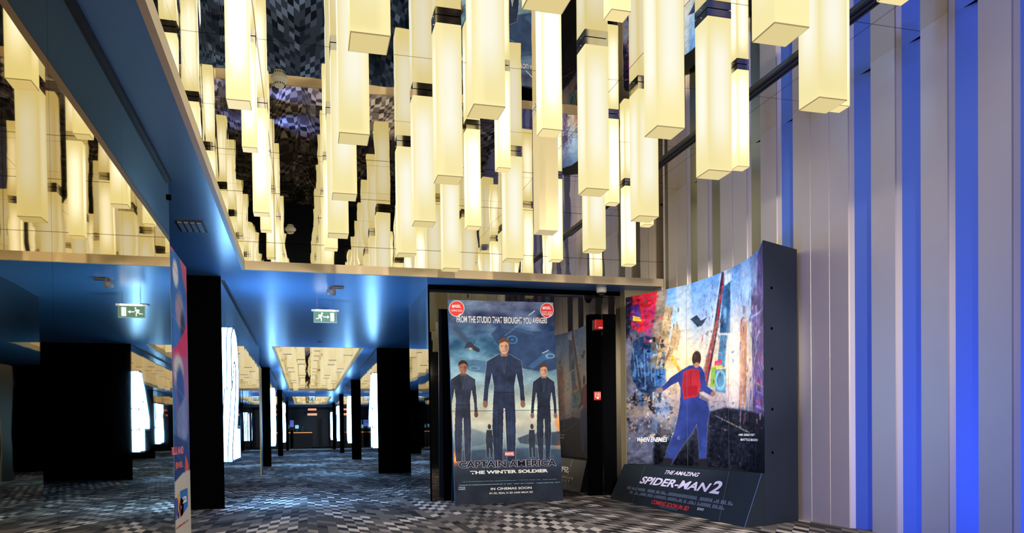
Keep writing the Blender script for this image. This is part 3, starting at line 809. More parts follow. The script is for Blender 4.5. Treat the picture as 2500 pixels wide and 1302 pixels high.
def sp_tf(x, y):
    u = float(np.interp(x, pxs, us)) + (0 if 1527 <= x <= 1864 else (x-1864)/200. if x > 1864 else (x-1527)/450.)
    yt = float(np.interp(x, pxs, tops)); yb = 1128+(x-1527)*.10
    return u, (y-yt)/(yb-yt)
P = Paint(340, 330, sp_tf)
P.grad([(0, (98, 146, 206)), (.18, (150, 180, 214)), (.34, (214, 206, 186)), (.5, (226, 200, 160)), (.62, (176, 156, 150)), (.74, (90, 92, 112)), (.84, (30, 34, 46)), (1, (12, 13, 18))])
P.a += ((P.noise(50, 60, 2)-.5)*60)[..., None]
# left side: dark street, red canopy, machinery, dust
P.poly([(1520, 700), (1612, 700), (1630, 800), (1600, 980), (1590, 1160), (1520, 1160)], (70, 74, 96), .9, 6, .5, 5)
P.poly([(1533, 725), (1616, 700), (1606, 760), (1590, 800), (1560, 812), (1536, 790)], (190, 28, 46), .95, 3, .35, 8)
P.poly([(1526, 700), (1545, 722), (1540, 800), (1526, 830)], (26, 20, 40), .9, 3)
P.poly([(1540, 745), (1560, 742), (1566, 775), (1548, 790), (1538, 780)], (62, 40, 128), .9, 2, .3)
P.poly([(1544, 770), (1566, 775), (1565, 784), (1545, 783)], (214, 176, 40), .95, 0)
P.poly([(1570, 760), (1610, 735), (1598, 800), (1586, 830), (1570, 812)], (150, 40, 92), .6, 4, .4)
P.poly([(1548, 830), (1575, 818), (1598, 828), (1618, 850), (1622, 900), (1612, 950), (1585, 962), (1560, 955), (1542, 925), (1538, 880)], (30, 52, 92), .95, 2, .6, 11)
P.poly([(1600, 850), (1625, 870), (1626, 940), (1606, 980), (1598, 940)], (42, 92, 160), .8, 3, .4)
for i in range(9): P.line((1544+i*9, 850+(i % 3)*16), (1550+i*8, 905+(i*13) % 40), 1.6, (130, 170, 205), .55)
P.ell(1590, 832, 26, 4, (235, 60, 70), .7, soft=.9); P.ell(1590, 832, 7, 6, (255, 200, 200), .9, soft=.9)
m = P.noise(9, 9, 31, 3)
left = np.clip((.34-P.X/P.w)*6, 0, 1)*np.clip((P.Y/P.h-.52)*8, 0, 1)*np.clip((.86-P.Y/P.h)*7, 0, 1)
P.blend(left*.75*np.clip((P.noise(40, 40, 12)-.35)*3, 0, 1), (206, 176, 140))
P.blend(left*np.clip((m-.60)*14, 0, 1), (34, 30, 40))
P.blend(np.clip((.30-abs(P.X/P.w-.27))*4, 0, 1)*np.clip((P.Y/P.h-.56)*7, 0, 1)*np.clip((.86-P.Y/P.h)*6, 0, 1)*np.clip((P.noise(34, 60, 14)-.42)*4, 0, 1)*.8, (92, 130, 190))
# towers left of centre
for i, (x0, x1, yt, c) in enumerate(((1600, 1626, 690, (120, 108, 92)), (1618, 1640, 744, (166, 142, 104)), (1640, 1656, 790, (186, 152, 106)), (1652, 1662, 800, (200, 168, 122)))):
    P.poly([(x0+8, yt), (x1+6, yt+8), (x1-14, 900), (x0-18, 900)], c, .9, 1, .5, 20+i)
    for k in range(7): P.line((x0+6-k*2.5, yt+14+k*20), (x1+2-k*2.4, yt+19+k*20), .9, (90, 74, 60), .5)
P.poly([(1655, 700), (1690, 690), (1690, 960), (1655, 960)], (228, 206, 160), .35, 8)
P.ell(1672, 900, 40, 70, (248, 222, 160), .6, soft=.9)
# leaning tower with billboards
P.poly([(1762, 665), (1772, 660), (1752, 800), (1722, 960), (1706, 960), (1738, 820)], (62, 44, 60), .95, 1, .4, 33)
P.line((1770, 665), (1718, 950), 2.2, (214, 40, 56), .9); P.line((1761, 668), (1712, 930), 1.4, (214, 214, 226), .9)
for k in range(9): P.poly([(1744-k*4, 790+k*16), (1754-k*4, 780+k*16), (1752-k*4, 800+k*16), (1740-k*4, 806+k*16)], (150, 90, 70), .7)
P.poly([(1766, 700), (1784, 690), (1782, 815), (1756, 815)], (38, 84, 126), .95, 1, .45, 40)
P.ell(1770, 765, 7, 22, (150, 196, 220), .7, soft=.8)
P.poly([(1758, 820), (1776, 820), (1768, 900), (1748, 900)], (66, 120, 160), .9, 2, .5, 41)
P.poly([(1767, 655), (1790, 645), (1786, 690), (1770, 695)], (190, 210, 232), .8, 2, .6, 42)
P.poly([(1742, 885), (1762, 880), (1760, 892), (1742, 896)], (224, 60, 80), .95); P.poly([(1738, 898), (1764, 894), (1762, 902), (1738, 905)], (236, 190, 60), .95)
P.poly([(1744, 906), (1772, 904), (1770, 965), (1744, 960)], (70, 120, 150), .9, 1, .3); P.ell(1757, 932, 11, 22, (150, 205, 220), .9, ring=.3)
P.poly([(1734, 900), (1744, 900), (1742, 950), (1732, 950)], (120, 170, 60), .9, 1)
# glow column, right towers, streaks of light
P.ell(1792, 900, 26, 170, (255, 236, 214), .85, soft=.95)
P.poly([(1808, 780), (1824, 775), (1820, 1000), (1804, 1000)], (190, 132, 96), .85, 2, .35, 50)
P.poly([(1832, 640), (1870, 580), (1870, 1080), (1836, 1060)], (86, 62, 110), .8, 3, .7, 51)
P.poly([(1812, 640), (1850, 610), (1846, 720), (1812, 730)], (150, 186, 226), .6, 8, .4, 52)
rs = random.Random(4)
for k in range(15):
    x = rs.uniform(1798, 1862); y0 = rs.uniform(640, 980); pts = [(x, y0)]
    for j in range(6): pts.append((pts[-1][0]+rs.uniform(-6, 6), pts[-1][1]+rs.uniform(14, 40)))
    for a, b in zip(pts, pts[1:]): P.line(a, b, 1.1, (196, 206, 250), .65)
for k in range(18):
    y0 = rs.uniform(830, 1040); P.line((rs.uniform(1838, 1850), y0), (rs.uniform(1854, 1866), y0+8), 1.8, rs.choice([(224, 60, 80), (200, 170, 90), (96, 80, 210), (150, 170, 255)]), .6)
P.ell(1842, 770, 26, 5, (180, 220, 255), .7, soft=.9)
# dark car-lined street right of centre
P.poly([(1728, 1010), (1770, 1000), (1866, 1020), (1870, 1180), (1726, 1180)], (16, 18, 28), .9, 5, .4, 60)
for k in range(14): P.line((1742+k*6, 1020+k*3), (1750+k*6, 1023+k*3), 1.8, rs.choice([(190, 180, 110), (110, 120, 190), (160, 130, 110)]), .5)
P.poly([(1700, 960), (1728, 980), (1728, 1175), (1690, 1175)], (40, 38, 52), .5, 6)
for k in range(70):
    x = rs.uniform(1530, 1860); y0 = rs.uniform(1040, 1150); P.ell(x, y0, rs.uniform(.6, 1.6), rs.uniform(.6, 1.6), (90, 100, 124), .5)
# yellow cab-like streak and hovering bird far off
P.line((1640, 872), (1664, 908), 6, (236, 178, 50), .95); P.line((1656, 896), (1668, 920), 4, (176, 130, 100), .8)
P.poly([(1688, 780), (1702, 770), (1712, 784), (1726, 775), (1714, 796), (1704, 800)], (40, 52, 70), .95)
# shards, debris and window specks
def shards(n, x0, x1, y0, y1, pal, smin, smax, a, seed, tall=1.0):
    r = random.Random(seed)
    for _ in range(n):
        x, y = r.uniform(x0, x1), r.uniform(y0, y1); w = r.uniform(smin, smax); h = r.uniform(smin, smax)*tall; k = r.uniform(-.6, .6)*w
        P.poly([(x-w*r.random(), y-h*r.random()), (x+w*r.random()+k, y-h*r.random()), (x+w*r.random(), y+h*r.random()), (x-w*r.random()-k, y+h*r.random())], r.choice(pal), a, 0)
shards(90, 1540, 1622, 825, 985, [(20, 30, 56), (36, 66, 112), (70, 120, 170), (150, 190, 220), (14, 16, 28), (52, 96, 150)], 2, 9, .7, 81, 1.8)
shards(60, 1530, 1612, 715, 830, [(200, 30, 50), (120, 20, 60), (60, 40, 120), (30, 24, 50), (220, 60, 80), (40, 110, 120)], 2, 9, .55, 82)
shards(150, 1530, 1650, 960, 1080, [(216, 186, 150), (120, 96, 84), (40, 34, 40), (90, 120, 170), (170, 140, 120)], 1.5, 6, .6, 83, 1.3)
shards(90, 1602, 1662, 745, 900, [(96, 80, 60), (206, 176, 128), (140, 112, 80), (60, 56, 60), (180, 150, 110)], 1, 4, .55, 84, 3)
shards(60, 1712, 1766, 690, 950, [(40, 30, 44), (150, 60, 70), (190, 180, 190), (90, 70, 90)], 1, 4, .5, 85, 3)
shards(120, 1800, 1864, 640, 1050, [(60, 50, 110), (150, 170, 230), (210, 190, 200), (120, 70, 90), (230, 214, 220), (50, 60, 140)], 1, 4, .5, 86, 5)
shards(80, 1730, 1864, 985, 1060, [(30, 40, 90), (80, 96, 160), (170, 150, 110), (20, 20, 34)], 1, 6, .5, 87, .6)
shards(40, 1750, 1790, 650, 900, [(160, 200, 225), (24, 50, 90), (90, 140, 180)], 1, 5, .5, 88, 2)
P.a += ((P.noise(5, 5, 90, 2)-.5)*46)[..., None]
P.a *= 1.06
# plain walker seen from behind: navy jacket and trousers, red rucksack and gloves
J, RD = (44, 58, 122), (176, 40, 50)
P.poly([(1669, 905), (1684, 896), (1700, 892), (1712, 900), (1719, 915), (1722, 945), (1738, 958), (1744, 968), (1736, 972), (1718, 962), (1708, 950), (1706, 975), (1724, 985), (1730, 1010), (1724, 1040), (1722, 1080), (1720, 1140), (1706, 1140), (1704, 1080), (1700, 1040), (1690, 1062), (1670, 1090), (1650, 1120), (1636, 1140), (1616, 1140), (1628, 1100), (1645, 1060), (1654, 1030), (1662, 990), (1664, 950), (1658, 934), (1640, 942), (1622, 954), (1608, 958), (1606, 950), (1622, 940), (1640, 922)], J, 1, 0, .30, 70, rim=(150, 156, 190))
P.poly([(1672, 910), (1690, 902), (1706, 906), (1710, 945), (1703, 972), (1672, 978), (1668, 945)], RD, 1, 0, .2, 71)
P.line((1688, 908), (1688, 972), 1.2, (120, 16, 30), .9); P.poly([(1674, 948), (1703, 944), (1701, 968), (1674, 972)], (160, 26, 42), 1)
P.ell(1701, 878, 10, 19, (58, 40, 34)); P.ell(1701, 894, 6, 7, (176, 126, 104)); P.ell(1698, 872, 5, 9, (86, 60, 48), .8, soft=.8)
SK = (150, 108, 92); P.ell(1612, 952, 6, 5, SK); P.ell(1738, 966, 6, 7, SK)
for k, (dx, dy) in enumerate(((-9, -4), (-11, 0), (-9, 5), (-4, 9))): P.line((1611, 952), (1611+dx, 952+dy), 1.6, SK)
P.poly([(1704, 1128), (1722, 1126), (1724, 1150), (1704, 1150)], (30, 28, 34), 1); P.poly([(1618, 1120), (1642, 1124), (1636, 1146), (1612, 1146)], (30, 28, 34), 1)
st2 = empty('poster_standee', (4.6, 8.3, 0), 'large concave curved poster display with grey city scene standing against the slatted metal wall', 'poster stand')
bm = bmesh.new()
ring = [tuple(q) for q in cv]+[(4.91, 6.90), (4.95, 7.05), (4.95, 9.98), (4.36, 9.98)]
lo = [bm.verts.new((x, y, 0)) for x, y in ring]; hi = [bm.verts.new((x, y, ZT)) for x, y in ring]
bm.faces.new(lo[::-1]); bm.faces.new(hi)
for i in range(len(ring)):
    j = (i+1) % len(ring); bm.faces.new((lo[i], lo[j], hi[j], hi[i]))
rel(bm_obj('curved_body', bm, 'navy', st2), st2)
rel(P.surface('printed_front', lambda u, v, n: sp_map(u, v, 0.003), st2, 'print'), st2)
for u in (.325, .60, .84):
    bm = bmesh.new(); vs = [bm.verts.new(sp_map(u+du, v, .0045)) for du, v in ((-.0006, 0), (.0006, 0), (.0006, 1), (-.0006, 1))]
    bm.faces.new(vs); rel(bm_obj('panel_joint', bm, 'board_edge', st2), st2)
for z in (2.35, 1.95, 1.55, 1.15, 0.72):
    bm = bmesh.new(); lathe(bm, [(0.014, 0), (0.014, 0.006), (.006, .008)], n=14)
    d = Vector((0.57, 0.27, 0)).normalized(); nrm = Vector((d.y, -d.x, 0))
    q = Vector((4.34, 6.63, z))+d*0.14
    for v in bm.verts: v.co = q+d*v.co.x+UP*v.co.y+nrm*v.co.z
    rel(bm_obj('fixing_plug', bm, 'black', st2), st2)
# raked apron with the title
AT0, AT1 = Vector((4.275, 9.93, .49)), Vector((4.31, 6.625, .52)); AB0, AB1 = Vector((4.11, 10.06, 0)), Vector((4.10, 6.60, 0))
ABM = Vector((4.05, 8.3, 0))
def ap_map(u, v, n=0.0):
    b = AB0*(1-u)+AB1*u; t = AT0*(1-u)+AT1*u; p = b*(1-v)+t*v
    return tuple(p+Vector((-.94, 0, .33))*n)
bm = bmesh.new()
q = [bm.verts.new(v) for v in (AB0, AB1, AT1, AT0)]; r = [bm.verts.new(v) for v in (Vector((4.32, 9.90, 0)), Vector((4.345, 6.632, 0)), Vector((4.345, 6.632, .52)), Vector((4.32, 9.90, .49)))]
bm.faces.new(q); bm.faces.new(r[::-1])
for i in range(4): bm.faces.new((q[i], r[i], r[(i+1) % 4], q[(i+1) % 4]))
vs = [bm.verts.new((x, y, .495)) for x, y in [tuple(k) for k in cv]]; bm.faces.new(vs)
rel(bm_obj('raked_apron', bm, 'apron', st2), st2)
ap_tf = quad_tf((1521, 1138), (1863, 1155), (1493, 1218), (1838, 1288))
# perspective-correct lookup from picture place to board place, through the camera
def ray_plane(x, y, p0, nrm):
    a = x-1250; b = y-PPY
    xr = a*math.cos(ROLL)-b*math.sin(ROLL); yr = a*math.sin(ROLL)+b*math.cos(ROLL)
    d = R0*(xr/FPX)+Uw*(-yr/FPX)+Fw
    o = Vector((0, 0, EYE)); t = (p0-o).dot(nrm)/d.dot(nrm); return o+d*t
apn = (AB1-AB0).cross(AT0-AB0).normalized()
def ap_uv(x, y):
    p = ray_plane(x, y, AB0, apn); v = (p.z)/0.505; u = (10.0-p.y)/(10.0-6.61); return u, v
def AP(s, x0, y0, x1, y1, mat, **k):      # x0,y0 lower left; x1,y1 upper right as seen
    u0, v0 = ap_uv(x0, y0); u1, v1 = ap_uv(x1, y1)
    o, kb = lettering(s, ap_map, u0, v0, u1, v1, mat, st2, lift=k.pop('lift', .004), **k); rel(o, st2); return kb
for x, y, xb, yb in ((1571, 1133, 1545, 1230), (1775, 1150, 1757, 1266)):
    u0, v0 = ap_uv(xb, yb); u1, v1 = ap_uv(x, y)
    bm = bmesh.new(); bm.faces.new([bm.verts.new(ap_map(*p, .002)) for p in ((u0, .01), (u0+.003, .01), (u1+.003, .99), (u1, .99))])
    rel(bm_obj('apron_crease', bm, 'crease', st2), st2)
bm = bmesh.new(); bm.faces.new([bm.verts.new(ap_map(*p, .002)) for p in ((.996, .0), (1, .0), (1, 1), (.996, 1))]); rel(bm_obj('apron_edge', bm, 'board_edge', st2), st2)
AP('THE AMAZING', 1618, 1157, 1703, 1156, 't_silver', name='title_lettering', bold=.02, shear=.012)
AP('SPIDER-MAN', 1562, 1180, 1731, 1182, 't_silver', name='title_lettering', bold=.03, shear=.02)
AP('2', 1731, 1206, 1763, 1178, 't_silver', name='title_lettering', bold=.03, shear=.015)
for i, (ua, ub, vm) in enumerate(((.125, .895, .382), (.165, .86, .275))):
    rel(bars(ap_map, ua, vm-.036, ub, vm+.036, 't_grey', st2, 10+i, lift=.004, du=.009), st2)
AP('COMING SOON IN 3D', 1592, 1231, 1684, 1238, 't_red', name='release_lettering', bold=.03, shear=.008)
AP('SONY', 1702, 1246, 1720, 1243, 't_white', name='studio_lettering', bold=.01)
AP('THEAMAZINGSPIDERMAN.NET', 1611, 1240, 1657, 1243, 't_grey', name='web_lettering', bold=.0)
def SPT(s, x0, y0, x1, y1, mat, **k):
    u0, v0 = sp_tf(x0, y0); u1, v1 = sp_tf(x1, y1)
    o, kb = lettering(s, sp_map, u0, 1-v0, u1, 1-v1, mat, st2, lift=.006, **k); rel(o, st2)
SPT('WHEN ENEMIES', 1552, 1077, 1628, 1070, 't_white', name='tagline', bold=.02, shear=.006)
SPT('E', 1655, 1077, 1662, 1070, 't_grey', name='tagline', bold=.02)
SPT('HIS GREATEST', 1803, 1071, 1840, 1064, 't_white', name='tagline', bold=.02)
SPT('BATTLE BEGINS', 1808, 1083, 1847, 1076, 't_white', name='tagline', bold=.02)

# ---- poster 3: narrow bright poster past the end of the mirror wall
YR0, YR1, ZR = 6.745, 7.60, 2.50
def rio_map(u, v, n=0.0): return (XL+n, YR0+(YR1-YR0)*u, 0.02+(ZR-.02)*v)
def rio_uv(x, y):
    p = ray_plane(x, y, Vector((XL, 0, 0)), Vector((1, 0, 0))); return (p.y-YR0)/(YR1-YR0), 1-(p.z-.02)/(ZR-.02)
P = Paint(90, 330, rio_uv)
P.grad([(0, (196, 96, 130)), (.2, (210, 60, 110)), (.45, (150, 110, 160)), (.7, (40, 60, 130)), (.8, (30, 44, 96)), (1, (30, 44, 96))])
# sweeping feather shapes in blue, white, grey and pink
P.poly([(414, 610), (436, 618), (448, 690), (455, 720), (455, 790), (440, 845), (420, 850), (414, 760)], (58, 112, 192), 1, 2, .2)
P.ell(428, 668, 8, 38, (220, 226, 234), .95, soft=.35); P.ell(427, 662, 4, 20, (236, 214, 224), .8, soft=.6)
P.ell(438, 760, 12, 52, (170, 148, 170), .95, soft=.4); P.ell(446, 800, 7, 48, (52, 48, 66), .9, soft=.5)
P.poly([(424, 856), (455, 800), (456, 870), (430, 874)], (214, 46, 104), 1, 2)
P.ell(436, 905, 14, 48, (208, 208, 208), .95, soft=.35); P.ell(440, 945, 11, 60, (44, 76, 160), .95, soft=.4)
P.poly([(416, 900), (430, 960), (428, 1090), (420, 1100), (416, 1000)], (50, 116, 190), .9, 4, .2)
P.poly([(430, 1010), (456, 960), (458, 1060), (448, 1110), (432, 1060)], (126, 140, 190), .9, 4, .3)
P.poly([(420, 1060), (458, 1080), (460, 1180), (422, 1180)], (34, 50, 110), .9, 4, .2)
P.poly([(452, 1110), (460, 1130), (461, 1170), (452, 1172)], (224, 84, 40), 1, 1); P.poly([(452, 1095), (460, 1100), (460, 1135), (454, 1112)], (60, 50, 130), 1, 1)
for k in range(12):
    y0 = 640+k*42; P.line((418+(k % 3)*6, y0), (440+(k % 4)*4, y0+44), 1.6, (150, 190, 230) if k % 2 else (40, 70, 140), .35)
lm = P.Y/(P.h-1) > np.interp(P.X/(P.w-1), [0, .5, 1], [.775, .752, .748])
P.blend(P.blur(lm.astype(float), 1), (206, 200, 186))
st3 = empty('poster_standee', (XL, 7.17, 0), 'narrow pink and blue poster board seen edgewise beside the end of the left mirror wall', 'poster stand')
rel(box('board', XL-0.05, XL-0.001, YR0, YR1, 0.0, ZR, 'board_edge', st3), st3)
rel(P.surface('printed_front', lambda u, v, n: rio_map(u, v, .001), st3, 'print'), st3)
rel(box('rear_foot', XL-0.35, XL-0.05, YR0+.2, YR1-.2, 0, 0.04, 'navy', st3), st3)
def RT(s, u0, z0, u1, z1, mat, **k):
    o, kb = lettering(s, rio_map, u0, (z0-.02)/(ZR-.02), u1, (z1-.02)/(ZR-.02), mat, st3, lift=k.pop('lift', .003), **k); rel(o, st3)
def rz(x, y): p = ray_plane(x, y, Vector((XL, 0, 0)), Vector((1, 0, 0))); return (p.y-YR0)/(YR1-YR0), p.z
a = rz(423, 1112); b = rz(447, 1090); RT('BLU AND', a[0]-.08, a[1], b[0], b[1]+.0, 't_orange', bold=.05)
a = rz(427, 1150); b = rz(443, 1127); RT('JEWEL', a[0], a[1], b[0]+.05, b[1], 't_orange', bold=.05)
ua, za = rz(441, 1270); ub, zb_ = rz(457, 1186)
bm = bmesh.new(); bm.faces.new([bm.verts.new(rio_map(u, (z-.02)/(ZR-.02), .003)) for u, z in ((ua, za+.02), (ub, za+.08), (ub, zb_-.02), (ua-.02, zb_-.02))]); rel(bm_obj('number_block', bm, 't_sky', st3), st3)
RT('2', ua+.10, za+.13, ub-.08, zb_-.08, 't_white', name='title_number', bold=.06, lift=.006)
a = rz(427, 1272); b = rz(432, 1215); RT('R', a[0], a[1], b[0]+.12, b[1], 't_blue2', name='title_letter', bold=.08)
a = rz(434, 1262); b = rz(437, 1212); RT('I', a[0], a[1], b[0]+.03, b[1]+.02, 't_yellow', name='title_letter', bold=.1)
a = rz(437, 1265); b = rz(446, 1215); RT('O', a[0], a[1], b[0]+.03, b[1], 't_red2', name='title_letter', bold=.14)
a = rz(430, 1300); b = rz(459, 1284); RT('IN CINEMAS APRIL 10-3D', a[0], a[1]+.02, b[0], b[1]+.06, 't_red2', name='release_lettering', bold=.03)

# ------------------------------------------------------------------ glowing auditorium numbers on the pier flanks
def number_sign(txt, side, y0, label, w=1.25):
    s = 1 if side == 'left' else -1
    x = XL if side == 'left' else XR
    t = 0.10
    root = empty('illuminated_number', (x, y0+w/2, 0.61), label, 'sign')
    me = text_mesh(txt, .055, .5); n = len(me.vertices); co = np.empty(n*3); me.vertices.foreach_get('co', co); co = co.reshape(-1, 3)
    mn, mx = co.min(0), co.max(0); q = (co-mn)/(mx-mn)
    out = np.empty_like(co)
    out[:, 0] = s*(0.004+q[:, 2]*t)
    out[:, 1] = (q[:, 0]-.5)*w*(1 if side == 'left' else -1)
    out[:, 2] = q[:, 1]*1.83
    me.vertices.foreach_set('co', out.ravel()); me.update()
    o = link('glowing_body', me, 'digit', root)
    me = text_mesh(txt, .055, 0, outline=.010); n = len(me.vertices); c2 = np.empty(n*3); me.vertices.foreach_get('co', c2); c2 = c2.reshape(-1, 3)
    for d, nm in ((t+.004, 'front_edge_trim'), (t*.45, 'side_joint_trim')):
        m2 = me.copy(); q = (c2-mn)/(mx-mn)
        out = np.empty_like(c2); out[:, 0] = s*(d+(c2[:, 2])*.6); out[:, 1] = (q[:, 0]-.5)*w*(1 if side == 'left' else -1); out[:, 2] = q[:, 1]*1.83
        m2.vertices.foreach_set('co', out.ravel()); m2.update()
        link(nm, m2, 'digit_edge', root)
    return root
number_sign('2', 'left', YP+.06, 'huge glowing white number 2 on the flank of the nearest left pier')
number_sign('3', 'left', 24.75, 'glowing white number on the second left pier down the corridor')
number_sign('5', 'left', 37.1, 'far glowing white number on the third left pier')
number_sign('4', 'right', 18.85, 'large glowing white number 4 on the nearest right corridor pier')
number_sign('6', 'right', 29.95, 'glowing white number on the second right corridor pier')
number_sign('7', 'right', 40.65, 'thin far glowing white number on the third right pier')
number_sign('8', 'right', 51.55, 'farthest glowing white number on the last right pier')

# ------------------------------------------------------------------ exit signs
def exit_sign(x, y, label):
    root = empty('exit_sign', (x, y, ZS), label, 'sign')
    w, z1 = 0.335, -0.195
    box('lamp_housing', -.205, .205, -.02, .02, z1, z1+.03, 'white_plastic', root, .004)
    box('lit_tube', -.14, .14, -.024, -.0205, z1+.003, z1+.024, 'lamp', root)
    for sx in (-.12, .12): box('hanger', sx-.003, sx+.003, -.003, .003, z1+.03, 0, 'chrome', root)
    box('clear_edge', -w/2-.006, w/2+.006, -.004, .004, z1-.172, z1, 'clear', root)
    box('green_panel', -w/2, w/2, -.0075, .0075, z1-.162, z1-.004, 'green', root)
    def PG(name, pts):
        bm = bmesh.new()
        poly_prism(bm, [(px, -.0085, z1-.083+pz) for px, pz in pts], (0, -1, 0), .001); return bm_obj(name, bm, 'pict', root)
    PG('door_pictogram', [(.075, -.065), (.13, -.065), (.13, .065), (.075, .065)])
    PG('arrow_pictogram', [(-.032, -.007), (.030, -.007), (.030, -.026), (.060, 0), (.030, .026), (.030, .007), (-.032, .007)])
    bm = bmesh.new()
    def pl(pts): poly_prism(bm, [(px, -.0085, z1-.083+pz) for px, pz in pts], (0, -1, 0), .001)
    pl([(-.048+.014*math.cos(a*math.pi/7), .055+.014*math.sin(a*math.pi/7)) for a in range(14)])
    pl([(-.095, .030), (-.060, .040), (-.044, .034), (-.062, -.004), (-.092, -.004)])
    pl([(-.090, .034), (-.100, .008), (-.108, .010), (-.100, .038)]); pl([(-.050, .036), (-.034, .010), (-.042, .004), (-.060, .028)])
    pl([(-.090, .0), (-.064, .0), (-.050, -.030), (-.054, -.066), (-.066, -.066), (-.066, -.034)])
    pl([(-.090, .004), (-.076, -.006), (-.104, -.034), (-.142, -.034), (-.142, -.022), (-.110, -.020)])
    bm_obj('runner_pictogram', bm, 'pict', root)
    return root
exit_sign(0.31, 12.08, 'green exit sign with running figure hanging from the blue ceiling')
exit_sign(0.30, 39.6, 'small far exit sign hanging between the two corridor coffers')
tag(box('ceiling_plate', .27, .39, 13.09, 13.21, ZS-.012, ZS, 'dark_plastic', bev=.003), 'small dark ceiling fitting just behind the exit sign', 'ceiling fitting')
tag(box('ceiling_plate', .27, .39, 17.62, 17.74, ZS-.012, ZS, 'dark_plastic', bev=.003), 'small dark ceiling fitting close to the second coffer', 'ceiling fitting')

# camera housing on the soffit
root = empty('ceiling_camera', (0.37, 11.06, ZS), 'grey drum security camera on the blue ceiling before the exit sign', 'camera')
bm = bmesh.new(); lathe(bm, [(.052, 0), (.052, -.012), (.046, -.02), (.062, -.045), (.066, -.085), (.058, -.118), (.035, -.128)]); bm_obj('housing', bm, 'grey_plastic', root, True)
bm = bmesh.new(); lathe(bm, [(.016, 0), (.016, .01), (.008, .012)], n=16)
for v in bm.verts: v.co = Vector((v.co.x, -.056-v.co.z, -.035+v.co.y))
bm_obj('lens', bm, 'dark_plastic', root)
box('mount_arm', .03, .17, -.02, .02, -.03, 0, 'dark_plastic', root, .004)
# dome camera
root = empty('dome_camera', (4.15, 10.40, ZS), 'white dome security camera above the black glass wall', 'camera')
bm = bmesh.new(); lathe(bm, [(.074, 0), (.074, -.055), (.066, -.072), (.055, -.075)]); bm_obj('housing', bm, 'white_plastic', root, True)
bm = bmesh.new(); lathe(bm, [(.052, -.074), (.050, -.095), (.040, -.115), (.022, -.128), (.006, -.131)]); bm_obj('dome', bm, 'dark_plastic', root, True)
# smoke detector
root = empty('smoke_detector', (-0.19, 7.46, ZM), 'round white smoke detector on the mirrored ceiling', 'smoke detector')
bm = bmesh.new(); lathe(bm, [(.072, 0), (.075, -.012), (.066, -.026), (.050, -.034), (.046, -.060), (.040, -.072), (.022, -.080)]); bm_obj('housing', bm, 'white_plastic', root, True)
for k in range(14):
    a = k*2*math.pi/14; bm = bmesh.new(); add_box(bm, -.005, .005, -.0015, .0015, -.008, .008)
    for v in bm.verts:
        x, yv, z = v.co; v.co = Vector(((.0475+yv)*math.cos(a)-x*math.sin(a), (.0475+yv)*math.sin(a)+x*math.cos(a), -.052+z))
    bm_obj('vent_slot', bm, 'dark_plastic', root)
# louvred grille in the left soffit
root = empty('ceiling_vent', (-1.06, 8.15, ZS), 'small louvred air vent in the blue ceiling above the pink poster', 'vent')
box('frame', -.13, .13, -.20, .20, -.012, 0, 'dark_plastic', root, .003)
for k in range(4): box('slat', -.105+k*.058, -.068+k*.058, -.17, .17, -.02, -.0125, 'grey_plastic', root)

# fire alarm items on the black jamb
root = empty('fire_alarm_sounder', (4.175, YF-.03, 2.52), 'red fire alarm box high on the black door jamb', 'alarm')
box('housing', -.065, .065, -.075, 0, -.075, .075, 'red', root, .012); box('white_label', -.01, .055, -.0775, -.0755, -.058, -.038, 'white', root)
box('black_backplate', -.085, .03, -.02, 0, -.085, .07, 'dark_plastic', root, .004)
root = empty('fire_call_point', (4.155, YF-.03, 1.475), 'red and white manual call point low on the black door jamb', 'alarm')
box('housing', -.052, .052, -.04, 0, -.065, .065, 'red', root, .006)
for k in range(4): box('white_bar', -.040+k*.024, -.031+k*.024, -.0425, -.0405, -.01 if k in (1, 2) else -.03, .05, 'white', root)
box('press_plate', -.018, .018, -.044, -.0405, -.045, -.015, 'white', root)
# hinge on the mirror wall end
root = tag(box('wall_bracket', XL-.02, XL+.018, 6.70, 6.735, 2.86, 2.90, 'black', bev=.004), 'tiny black bracket at the end of the left mirror wall', 'bracket')

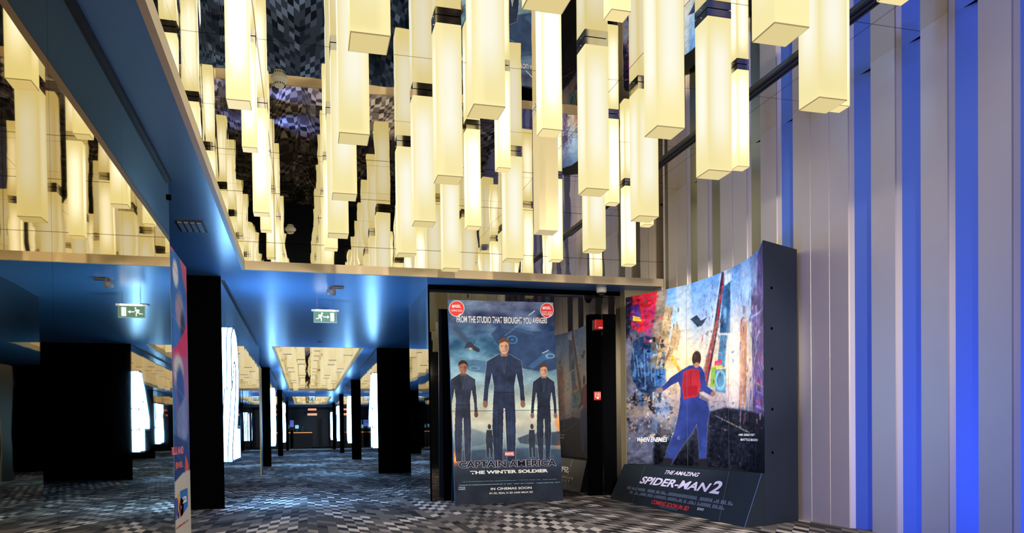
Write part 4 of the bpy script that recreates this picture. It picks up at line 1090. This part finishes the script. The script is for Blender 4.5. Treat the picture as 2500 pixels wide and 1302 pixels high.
# ------------------------------------------------------------------ far foyer counter
root = empty('service_counter', (-.25, 60.2, 0), 'dark service counter with an amber lit edge at the far end', 'counter')
box('body', -.68, .68, -.3, .4, 0, 1.10, 'counter', root); box('amber_edge', -.68, .68, -.33, -.29, 1.10, 1.15, 'amber', root); box('worktop', -.72, .72, -.34, .45, 1.15, 1.20, 'black2', root)
root = empty('service_counter', (-1.62, 60.2, 0), 'short left counter section glimpsed behind the pier at the far end', 'counter')
box('body', -.16, .16, -.3, .4, 0, 1.10, 'counter', root); box('amber_edge', -.16, .16, -.33, -.29, 1.10, 1.15, 'amber', root)
tag(box('dark_pillar', -1.44, -.99, 59.9, 60.5, 0, 1.35, 'black', bev=.01), 'black block between the two far counters', 'column')
root = empty('menu_screen', (-1.22, 60.4, 1.82), 'blue wall screen above the far left counter', 'screen')
box('casing', -.34, .34, 0, .06, -.28, .28, 'dark_plastic', root); box('lit_screen', -.31, .31, -.005, 0, -.25, .25, 'screen', root)
for k in range(3): box('white_caption', -.10, .16, -.008, -.005, .03+k*.06, .06+k*.06, 'white', root)
box('stand', -.02, .02, .01, .05, -.47, -.28, 'dark_plastic', root)
root = empty('till_screen', (-.67, 60.2, 1.20), 'small pale blue till screen on the far counter', 'screen')
box('stand', -.03, .03, -.02, .02, 0, .25, 'dark_plastic', root); box('lit_screen', -.13, .13, -.03, -.02, .24, .50, 'screen2', root)
root = empty('card_stand', (-.28, 60.2, 1.20), 'small dark sign holder on the far counter right of the till', 'sign')
box('panel', -.10, .10, -.01, .01, .0, .42, 'grey_plastic', root)
root = empty('neon_sign', (.50, 62.45, 2.6), 'red glowing sign on the far foyer wall', 'sign')
box('upper_strip', -.34, .30, -.04, 0, .28, .42, 'neon', root); box('lower_strip', -.38, .34, -.04, 0, -.12, .04, 'neon', root); box('backing', -.42, .38, 0, .05, -.2, .5, 'black2', root)
struct(box('trim_far_doorframe', .98, 1.16, 60.1, 60.2, 0, 2.2, 'counter'))
print('scene built', len(bpy.data.objects))
